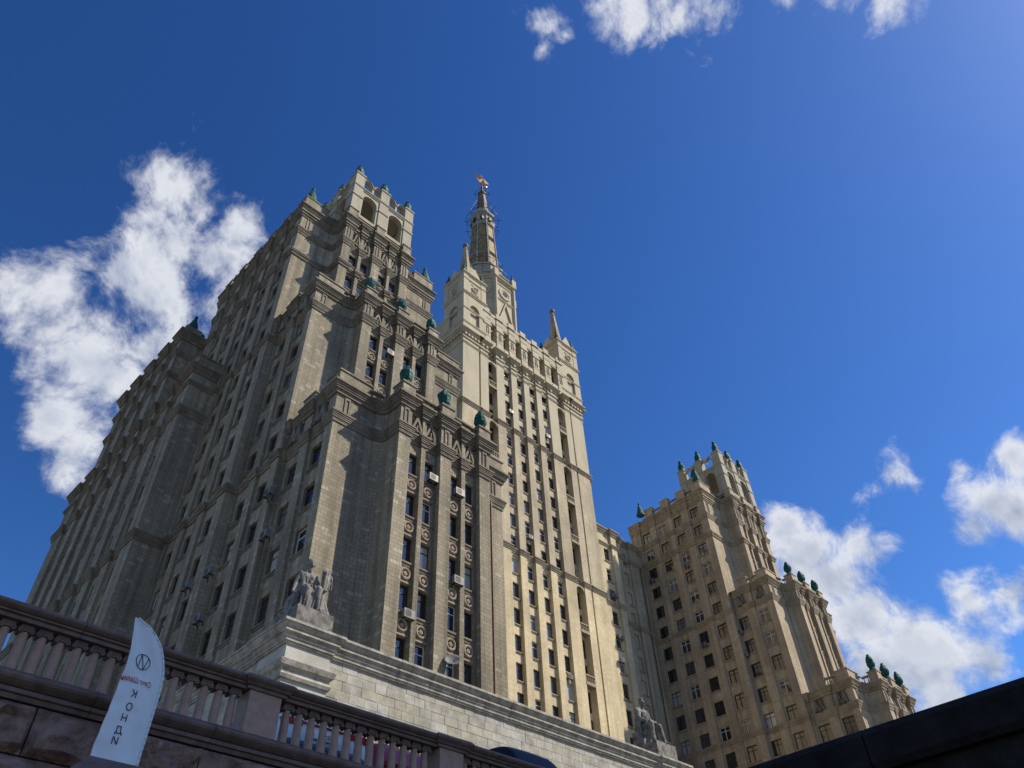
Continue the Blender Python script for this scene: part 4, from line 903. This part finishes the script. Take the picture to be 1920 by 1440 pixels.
# ------------------------------------------------------------------ ground, terrace and the walls round the stair
structure(MB().box(-3000, 3000, -3000, 3000, -2.1, -1.6).build('ground', 'asphalt'))
mb = MB(); mb.box(-80, 200, 11.35, 200, -1.59, 4.46); structure(mb.build('terrace', 'paving'))
mb = MB(); mb.box(1.5, 60, 4.4, 11.3, -1.59, .9); structure(mb.build('landing', 'paving'))
YB = 10.9
GW = thing('retaining_wall', 'retaining wall of rock-faced red granite blocks under the balustrade', 'wall', (6, YB, -1.6))
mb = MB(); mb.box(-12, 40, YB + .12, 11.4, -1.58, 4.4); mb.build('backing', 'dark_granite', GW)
gr_ = random.Random(4)
def rock(w, h, seed):
    m = MB(); nx, nz = max(6, int(w / .07)), max(5, int(h / .07)); i = 0
    for j in range(nz + 1):
        for k in range(nx + 1):
            u, v = k / nx, j / nz; e = min(u * w, (1 - u) * w, v * h, (1 - v) * h); f = min(1, e / .07)
            q = Vector((u * w * 1.5 + seed * 7.3, v * h * 1.9, seed * 3.1)); a = mnoise.fractal(q, .9, 2.1, 5); c = mnoise.cell(q * 1.1)
            d = f * max(.0, .10 + .16 * a + .16 * mnoise.noise(q * 1.3) + .07 * (mnoise.cell(Vector((u * w * 2.6 + a * .9 + seed, v * h * 2.6 + a * .8, seed))) - .3))
            m.v.append((u * w, -d, v * h))
    for j in range(nz):
        for k in range(nx): b = j * (nx + 1) + k; m.f.append((b, b + 1, b + nx + 2, b + nx + 1))
    n = len(m.v); m.v += [(0, .13, 0), (w, .13, 0), (w, .13, h), (0, .13, h)]
    m.f += [(0, n, n + 1, nx), (nz * (nx + 1), (nz + 1) * (nx + 1) - 1, n + 2, n + 3), (0, nz * (nx + 1), n + 3, n), (nx, n + 1, n + 2, (nz + 1) * (nx + 1) - 1)]
    return m.mesh('rock_faced_block', 'rough_granite')
z = 4.13; r_ = 0
while z > .6:
    h = .58; x = -2.2 + (.55 if r_ % 2 else 0)
    while x < 13.5:
        w = gr_.choice((.95, 1.1, 1.25, 1.4)); inst('rock_faced_block', rock(w - .02, h - .02, gr_.uniform(0, 50)), (x + .01, YB, z - h + .01), 0, GW); x += w
    z -= h; r_ += 1
mb = MB(); mb.box(-12, -2.2, YB, YB + .14, -1.58, 4.13); mb.box(14.2, 40, YB, YB + .14, -1.58, 4.13); mb.box(-2.2, 14.2, YB + .01, YB + .14, -1.58, z); mb.build('plain_wall', 'rough_granite', GW)
BL = thing('granite_balustrade', 'red granite balustrade of small columns with scrolled capitals above the rock-faced wall', 'balustrade', (6, YB, 4.15))
def lengths(prof, name, y, x0, x1, step):
    x = x0
    while x < x1:
        w = min(step * gr_.uniform(.85, 1.15), x1 - x)
        MB().sweep([(x + .004, y), (x + w - .004, y)], prof, caps=True).build(name, 'granite_dirty', BL); x += w
lengths([(-.3, 4.14), (.03, 4.14), (.05, 4.19), (.09, 4.2), (.09, 4.25), (.05, 4.27)] + [(.08 + .1 * math.sin(math.pi * k / 6), 4.27 + .19 * k / 6) for k in range(7)] + [(.04, 4.465), (-.3, 4.48)], 'base_stone', YB, -6, 20, 1.9)
lengths([(-.34, 5.09), (.02, 5.09), (.02, 5.14), (.06, 5.15), (.06, 5.175)] + [(.085 + .05 * math.sin(math.pi * k / 6), 5.18 + .11 * k / 6) for k in range(7)] + [(-.0, 5.305), (-.36, 5.30)], 'rail_stone', YB, -6, 20, 2.1)
def baluster_mesh():
    m = MB(); c = (0, 0, 0); n = 14
    m.lathe(c, [(.082, 0), (.082, .035), (.07, .045), (.078, .06), (.066, .075), (.067, .2), (.063, .35), (.056, .5), (.062, .51), (.062, .525), (.055, .53)], n)
    c_ = MB(); c_.box(-.085, .085, -.075, .075, .575, .62)
    for s in (-1, 1):
        c_.tube((s * .07, -.078, .545), (s * .07, .078, .545), .036, n=12); c_.tube((s * .07, -.086, .545), (s * .07, .086, .545), .014, n=8)
    c_.box(-.07, .07, -.07, .07, .535, .58)
    return m.mesh('baluster', 'granite', True), c_.mesh('capital', 'granite_dirty')
BM = baluster_mesh()
peds = [(5.38, 5.92), (9.13, 9.68), (13.1, 13.65), (-.9, -.35)]
x = 1.95 - .232 * 14
while x < 15:
    if not any(a - .09 < x < b + .09 for a, b in peds): b_ = inst('baluster', BM[0], (x, YB + .13, 4.475), gr_.uniform(-.05, .05), BL); inst('capital', BM[1], (x, YB + .13, 4.475), gr_.uniform(-.03, .03), b_)
    x += .232
for (a, b) in peds:
    mb = MB(); mb.box(a, b, YB - .035, YB + .34, 4.48, 5.1); mb.build('pedestal', 'granite', BL)
    pr = [(-.2, 5.095), (.07, 5.095), (.07, 5.14), (.1, 5.15)] + [(.12 + .05 * math.sin(math.pi * k / 6), 5.18 + .12 * k / 6) for k in range(7)] + [(.06, 5.32), (-.2, 5.34)]
    MB().sweep([(b, YB + .3), (a, YB + .3), (a, YB), (b, YB)], pr, True).build('pedestal_cap', 'granite_dirty', BL)
# near parapet corner and the dark wall beside the stair
def coping(path, ztop, name, label, base):
    root = thing(name, label, 'wall', (path[1][0], path[1][1], -1.6))
    MB().sweep(path, [(-.45, -1.58), (-.08, -1.58), (-.08, ztop - .3), (-.45, ztop - .3)]).build('wall_face', base, root)
    pr = [(-.45, ztop - .3), (-.03, ztop - .3), (0, ztop - .27), (0, ztop - .16), (-.03, ztop - .1), (-.12, ztop - .01), (-.2, ztop), (-.55, ztop)]
    MB().sweep(path, pr).build('coping', base, root)
    return root
cr_ = on_y(143, 1387, 4.0)
PR = coping([(cr_.x, 10.7), (cr_.x, 4.0), (3.4, 4.0)], cr_.z, 'stair_parapet', 'low granite parapet with a corner coping below the white banner', 'granite_dirty')
XW = 4.0; zw = XW * .3545
SW = thing('stair_wall', 'very dark granite wall with a flat coping at the stair side', 'wall', (XW, 0, -1.6))
ys = [10.6, 7.6, 5.2, 2.9, 1.55, .35, -.9, -2.3, -5]
for a, b in zip(ys, ys[1:]):
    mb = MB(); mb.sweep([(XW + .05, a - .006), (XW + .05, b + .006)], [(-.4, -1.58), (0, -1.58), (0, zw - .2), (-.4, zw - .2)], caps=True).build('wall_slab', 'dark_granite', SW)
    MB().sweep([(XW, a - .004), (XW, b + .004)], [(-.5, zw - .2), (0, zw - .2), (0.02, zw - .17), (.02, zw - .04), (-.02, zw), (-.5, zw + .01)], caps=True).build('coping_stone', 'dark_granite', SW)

# ------------------------------------------------------------------ feather banner
YF = 9.8
MT['flagcloth'] = noisy('white_banner_cloth', (.80, .82, .86), (.88, .89, .92), 1.5, .6, .25, .3, bscale=7)
_t = MT['flagcloth'].node_tree; _b = _t.nodes['Principled BSDF']; _o = _t.nodes['Material Output']
_tr = N(_t, 'ShaderNodeBsdfTranslucent'); _tr.inputs[0].default_value = (.85, .87, .92, 1); _mx = N(_t, 'ShaderNodeMixShader'); _mx.inputs[0].default_value = .15
_t.links.new(_b.outputs[0], _mx.inputs[1]); _t.links.new(_tr.outputs[0], _mx.inputs[2]); _t.links.new(_mx.outputs[0], _o.inputs[0])
MT['ink'] = mat('black_print', (.015, .015, .03), .7)[0]; MT['redink'] = mat('red_print', (.45, .06, .05), .7)[0]
tp, br2, bl2, rb2 = on_y(257, 1158, YF), on_y(260, 1418, YF), on_y(180, 1388, YF), on_y(305, 1267, YF)
FL = thing('feather_banner', 'white feather banner with black and red lettering in front of the rock-faced wall', 'banner', (br2.x, YF, .9))
zb = 2.3; H = tp.z - zb
def tr(pts):
    q = sorted(((on_y(x, y, YF).z, on_y(x, y, YF).x) for x, y in pts))
    def f(z):
        if z <= q[0][0]: return q[0][1]
        for (z0, x0), (z1, x1) in zip(q, q[1:]):
            if z <= z1: return x0 + (x1 - x0) * (z - z0) / (z1 - z0)
        return q[-1][1]
    return f
edge_x = tr([(256, 1157), (266, 1163), (277, 1173), (285, 1183), (291, 1193), (297, 1204), (300.6, 1214), (303, 1227), (304.5, 1241), (305, 1255), (304, 1270), (298, 1297), (260, 1418)])
left_x = tr([(254, 1159), (252, 1168), (247, 1200), (238, 1238), (225, 1275), (212, 1310), (199, 1341), (180, 1388)])
def wave(x, z):     # how the cloth billows
    u = max(0, min(1, (x - left_x(z)) / max(.05, edge_x(z) - left_x(z))))
    return .5 * (.04 * math.sin(u * 6 + z * 2.3) + .02 * math.sin(z * 8 + u * 5) + .03 * mnoise.noise(Vector((u * 4, z * 5, 1))) + .05 * math.sin(z * 24 + u * 6) * max(0, .3 - u) + .03 * math.sin(z * 31) * max(0, u - .8)) * (1 - u ** 6)
cl = MB(); nz, nx = 90, 24
for j in range(nz + 1):
    z = zb + H * j / nz; xe = edge_x(z)
    for k in range(nx + 1):
        u = k / nx; x = left_x(z) + (xe - left_x(z)) * u
        cl.v.append((x, YF + wave(x, z), z))
for j in range(nz):
    for k in range(nx): b = j * (nx + 1) + k; cl.f.append((b, b + 1, b + nx + 2, b + nx + 1))
clo = cl.build('cloth', 'flagcloth', FL, True); sd = clo.modifiers.new('thickness', 'SOLIDIFY'); sd.thickness = .004
hm = MB(); prev = None
for j in range(40):
    z = zb + H * j / 39; p = (edge_x(z) + .012, YF, z)
    if prev: hm.tube(prev, p, .015, n=8)
    prev = p
hm.build('sleeve', 'flagcloth', FL, True)
MB().tube((edge_x(zb) + .012, YF, .9), (edge_x(zb) + .012, YF, zb), .014, n=8).build('pole', 'iron', FL)
mb = MB(); mb.box(edge_x(zb) - .3, edge_x(zb) + .3, YF - .3, YF + .3, .9, .96); mb.build('base_plate', 'iron', FL)
def lettering(s, px, py, hpx, m, mirror=True, name='lettering', shear=0.0, wide=1.0):
    c = bpy.data.curves.new('t', 'FONT'); c.body = s; c.align_x = 'CENTER'; c.align_y = 'CENTER'; c.size = 1; c.extrude = .002; c.shear = shear
    t = bpy.data.objects.new('t', c); COL.objects.link(t); dg = bpy.context.evaluated_depsgraph_get()
    me = bpy.data.meshes.new_from_object(t.evaluated_get(dg)); bpy.data.objects.remove(t); me.name = name
    me.materials.clear(); me.materials.append(MT[m]); me.update()
    p = on_y(px, py, YF); q = on_y(px, py + hpx, YF); k = (p.z - q.z) / .72; sx = -k if mirror else k
    for v in me.vertices: x_, z_ = p.x + v.co.x * sx * wide, p.z + v.co.y * k; v.co = (x_, YF + wave(x_, z_) - .009 + v.co.z * .5, z_)
    me.update(); o = bpy.data.objects.new(name, me); COL.objects.link(o); attach(o, FL)
for s, px, py in (('К', 250, 1303), ('О', 241, 1327), ('Н', 231, 1348), ('Д', 221, 1371), ('И', 213, 1391)): lettering(s, px, py, 15, 'ink')
lettering('Олег Шалин', 256, 1278, 11, 'redink', shear=.3, wide=.72)
lc = on_y(268, 1241, YF); lr = .098; LP = lambda dx, dz: (lc.x + dx, YF + wave(lc.x + dx, lc.z + dz) - .008, lc.z + dz); lg = MB(); prev = None
for k in range(37):
    a = 2 * math.pi * k / 36; p = LP(lr * math.cos(a), lr * 1.02 * math.sin(a))
    if prev: lg.tube(prev, p, .0045, n=5)
    prev = p
for (a, b) in (((-.55, -.83), (-.25, .97)), ((-.25, .97), (.28, -.96)), ((.28, -.96), (.72, .69))):
    for k in range(6): f_ = lambda t: LP(lr * (a[0] + (b[0] - a[0]) * t), lr * (a[1] + (b[1] - a[1]) * t)); lg.tube(f_(k / 6), f_((k + 1) / 6), .0045, n=5)
lg.build('round_logo', 'ink', FL)

# ------------------------------------------------------------------ parked cars behind the balustrade
MT['carwhite'] = paint('white_car_paint', (.62, .64, .68)); MT['carred'] = paint('red_car_paint', (.32, .012, .03)); MT['carblack'] = mat('black_car_paint', (.008, .008, .009), .45, .25)[0]; MT['tail'] = mat('tail_lamp', (.3, .005, .015), .2, .6)[0]
MT['carglass'] = mat('car_glass', (.02, .03, .045), .05, .9)[0]; MT['greyplastic'] = mat('bumper_plastic', (.09, .1, .11), .6, .4)[0]; MT['plate'] = mat('number_plate', (.75, .75, .73), .5, .4)[0]; MT['alloy'] = mat('alloy_wheel', (.4, .4, .42), .35, .5, .7)[0]
def car(label, cx, yr, z0, paintm, ht, w, plate, ln=4.4):
    root = thing('parked_car', label, 'car', (cx, yr + ln / 2, z0), 0, None)
    hw = w / 2; s = ht / 1.7
    # cross sections from rear to front: y, half width low, half width roof, z sill, z belt, z roof
    secs = [(0, .90, .62, .45, .95, 1.02), (.06, .97, .70, .34, 1.0, 1.12), (.22, 1, .74, .28, 1.03, 1.42), (.5, 1, .78, .26, 1.04, 1.64), (1.0, 1, .79, .25, 1.04, 1.70), (2.2, 1, .79, .25, 1.03, 1.68), (2.75, 1, .77, .25, 1.02, 1.5), (3.35, 1, .82, .26, 1.0, 1.06), (4.0, .96, .85, .28, .9, .95), (4.3, .9, .8, .32, .75, .8), (4.4, .8, .7, .4, .62, .66)]
    m = MB(); n = 14
    for (y, a, b, zs, zbelt, zr) in secs:
        a, b = a * hw, b * hw
        half = [(a * .92, zs), (a, zs + .12), (a * 1.0, zbelt * .75), (a * .97, zbelt), (b + (a - b) * .25, zbelt + (zr - zbelt) * .75), (b, zr - .03), (b * .6, zr)]
        ring = [(x, z) for x, z in half] + [(-x, z) for x, z in reversed(half)]
        for (x, z) in ring: m.v.append((cx + x, yr + y, z0 + z * s))
    for j in range(len(secs) - 1):
        for k in range(n): m.f.append((j * n + k, (j + 1) * n + k, (j + 1) * n + (k + 1) % n, j * n + (k + 1) % n))
    m.f += [tuple(range(n)), tuple((len(secs) - 1) * n + k for k in reversed(range(n)))]
    b = m.build('body', paintm, root, True); sb = b.modifiers.new('s', 'SUBSURF'); sb.levels = 1; sb.render_levels = 2
    Y = lambda z: .02 + (.0 if z < 1.0 else (z - 1.0) * .62)
    g = MB(); g.poly([(cx - hw * .72, yr + .1, z0 + 1.1 * s), (cx + hw * .72, yr + .1, z0 + 1.1 * s), (cx + hw * .62, yr + .36, z0 + 1.52 * s), (cx - hw * .62, yr + .36, z0 + 1.52 * s)]); g.build('rear_window', 'carglass', root)
    for sx in (-1, 1):
        t = MB(); t.box(cx + sx * hw * .52, cx + sx * hw * .93, yr - .02, yr + .16, z0 + .9 * s, z0 + 1.0 * s); t.build('tail_lamp', 'tail', root)
        for yy in (.85, 3.5):
            wh = MB(); wh.tube((cx + sx * (hw - .2), yr + yy, z0 + .34), (cx + sx * (hw + .01), yr + yy, z0 + .34), .34, n=20); wo = wh.build('wheel', 'rubber', root)
            rm = MB(); rm.tube((cx + sx * (hw - .02), yr + yy, z0 + .34), (cx + sx * (hw + .022), yr + yy, z0 + .34), .22, n=16); rm.build('rim', 'alloy', wo)
        sg = MB(); sg.poly([(cx + sx * hw * .955, yr + .55, z0 + 1.08 * s), (cx + sx * hw * .955, yr + 2.7, z0 + 1.08 * s), (cx + sx * hw * .85, yr + 2.3, z0 + 1.5 * s), (cx + sx * hw * .85, yr + .85, z0 + 1.52 * s)]); sg.build('side_window', 'carglass', root)
    bm = MB(); bm.sweep([(cx - hw * .94, yr + .5), (cx - hw * .9, yr + .0), (cx - hw * .7, yr - .07), (cx + hw * .7, yr - .07), (cx + hw * .9, yr + .0), (cx + hw * .94, yr + .5)], [(-.2, .24 * s + z0), (.0, .28 * s + z0), (.03, .45 * s + z0), (.03, .58 * s + z0), (-.05, .66 * s + z0)]).build('bumper', 'greyplastic', root)
    st = MB(); st.box(cx - hw * .52, cx + hw * .52, yr - .025, yr + .06, z0 + .955 * s, z0 + .985 * s); st.build('tail_strip', 'tail', root)
    p = MB(); p.box(cx - .26, cx + .26, yr - .05, yr + .02, z0 + .74 * s, z0 + .86 * s); po = p.build('number_plate', 'plate', root)
    if plate:
        c = bpy.data.curves.new('t', 'FONT'); c.body = plate; c.align_x = 'CENTER'; c.align_y = 'CENTER'; c.size = .13; c.extrude = .001
        t = bpy.data.objects.new('t', c); COL.objects.link(t); me = bpy.data.meshes.new_from_object(t.evaluated_get(bpy.context.evaluated_depsgraph_get())); bpy.data.objects.remove(t); me.materials.clear(); me.materials.append(MT['ink'])
        o = bpy.data.objects.new('plate_number', me); COL.objects.link(o); o.location = (cx, yr - .053, z0 + .8 * s); o.rotation_euler = (math.pi / 2, 0, 0); attach(o, po)
car('white car seen from behind through the granite balusters', 7.62, 12.2, 4.47, 'carwhite', 1.70, 1.92, '28')
car('dark red car parked beside the white one behind the balusters', 10.0, 12.6, 4.47, 'carred', 1.5, 1.78, None)
car('black car whose roof shows above the granite rail', 12.6, 11.6, 4.47, 'carblack', 1.76, 1.75, None)

# ------------------------------------------------------------------ air conditioners and a dish on the facades
def ac_mesh():
    m = MB(); m.box(-.4, .4, -.38, -.08, 0, .54); me = m.mesh('casing', 'acwhite')
    f = MB(); n = 14
    f.poly([(-.1 + .23 * math.cos(2 * math.pi * k / n), -.384, .28 + .21 * math.sin(2 * math.pi * k / n)) for k in range(n)])
    g = MB()
    for k in range(5): g.box(-.33, .13, -.394, -.388, .1 + k * .09, .115 + k * .09)
    b = MB(); b.box(-.36, -.3, -.42, 0, -.06, -.005); b.box(.3, .36, -.42, 0, -.06, -.005); b.box(-.36, -.31, -.06, 0, -.3, -.06); b.box(.31, .36, -.06, 0, -.3, -.06)
    return me, f.mesh('fan', 'iron'), g.mesh('grille', 'acwhite'), b.mesh('bracket', 'iron')
ACM = ac_mesh()
def ac(px, py, plane, v, label, group):
    p = on_x(px, py, v) if plane == 'x' else on_y(px, py, v); rz = -math.pi / 2 if plane == 'x' else 0
    root = thing('air_conditioner', label, 'air conditioner', (p.x, p.y, p.z - .3), rz, group)
    for nm, me in zip(('casing', 'fan', 'grille', 'bracket'), ACM): inst(nm, me, (p.x, p.y, p.z - .3), rz, root)
for px, py, pl_, v, lb, g in (
    (510, 925, 'x', 18.75, 'air conditioner box on the shaded wing side, under the dark string course', 's'), (503, 1005, 'x', 18.75, 'air conditioner box on the shaded wing side, directly below another one', 's'),
    (398, 1074, 'x', 18.1, 'air conditioner box on the shaded wing side, beside a tall pale pipe-like blind', 's'), (356, 1100, 'x', 18.1, 'air conditioner box on the shaded wing side next to the broad cross block', 's'), (379, 1161, 'x', 18.1, 'lowest air conditioner box on the shaded wing side, just above the banner', 's'),
    (761, 1154, 'y', 33.45, 'white air conditioner on the wing front, nearest the seated woman statue', 'f'), (854, 1091, 'y', 33.45, 'white air conditioner on the wing front, in the window column above the satellite dish', 'f'),
    (808, 899, 'y', 33.45, 'white air conditioner under a top-row wing window with a cable to its right', 'f'), (857, 926, 'y', 33.45, 'white air conditioner under a top-row wing window left of the frieze end', 'f'), (729, 664, 'y', 39.9, 'white air conditioner on the second step of the grey wing, behind the green urns', 'f'),
    (956, 773, 'y', 57.5, 'small air conditioner on the spired tower just above its upper string course', 't'), (1025, 819, 'y', 57.5, 'small air conditioner on the spired tower beside its right-hand loggia', 't'), (992, 1008, 'y', 57.5, 'small air conditioner on the spired tower above its lower string course', 't'), (1066, 1270, 'y', 57.5, 'small air conditioner on the sunlit yellow foot of the spired tower', 't'),
    (1151, 1118, 'y', 58.0, 'uppermost air conditioner on the sunlit strip joining tower and brown wing', 'j'), (1162, 1196, 'y', 58.0, 'middle air conditioner on the sunlit strip joining tower and brown wing', 'j'), (1164, 1239, 'y', 58.0, 'lowest air conditioner on the sunlit strip joining tower and brown wing', 'j'),
    (1289, 1062, 'x', 91.3, 'air conditioner box high on the brown wing below the belvedere', 'b'), (1224, 1089, 'x', 91.3, 'air conditioner box of the brown wing in the inner corner column of windows', 'b'), (1322, 1209, 'x', 91.3, 'air conditioner box of the brown wing just below its middle string course', 'b'), (1389, 1186, 'x', 92.0, 'air conditioner box under the first balustraded step of the brown wing', 'b'), (1400, 1229, 'x', 92.0, 'air conditioner box of the brown wing one storey below another', 'b')):
    ac(px, py, pl_, v, lb, {'s': 'air conditioners on the shaded side', 'f': 'air conditioners on the grey wing front', 't': 'air conditioners on the tower', 'j': 'air conditioners on the joining wall', 'b': 'air conditioners on the brown wing'}[g])
DS = thing('satellite_dish', 'pale satellite dish on the wing front just above the podium roof', 'dish', tuple(on_y(848, 1240, 32.7)))
p = on_y(848, 1240, 32.7); dm = MB()
dm.lathe((0, 0, 0), [(.02, 0), (.2, .02), (.38, .08), (.5, .15), (.49, .16), (.37, .1), (.02, .03)], 18); o = bpy.data.objects.new('reflector', dm.mesh('reflector', 'acwhite', True)); COL.objects.link(o); o.location = p; o.rotation_euler = (math.radians(60), 0, math.radians(-35)); attach(o, DS)
mb = MB(); mb.tube((p.x, p.y, p.z), (p.x + .1, 33.3, p.z - .3), .03, n=6); mb.tube((p.x, p.y, p.z), (p.x + .25, p.y - .45, p.z + .15), .015, n=5); mb.build('mount', 'iron', DS)

# ------------------------------------------------------------------ unseen block added behind the camera to shade stair, banner and balustrade
NB = thing('added_shade_building', 'plain beige apartment block added out of view to shade the stair', 'building', (40, -23, -1.6))
P = Path(); P.to(54, -16)
for k in range(6): a = 52 - k * 4.0; P.to(a, -16).win(.4, 1.9, rows(3, 14, 3.3, 1.8), 'pair', None, .3).to(a - 2.3, -16)
P.to(26, -16).to(26, -26).to(54, -26).to(54, -16)
P.walls(-1.59, 53, 'wall', 'ttrim', NB); P.course(moulding(52.5, 1.0, .6), 'cornice', 'ttrim', NB); cap(NB, [(26, -26), (54, -26), (54, -16), (26, -16)], 53.3)
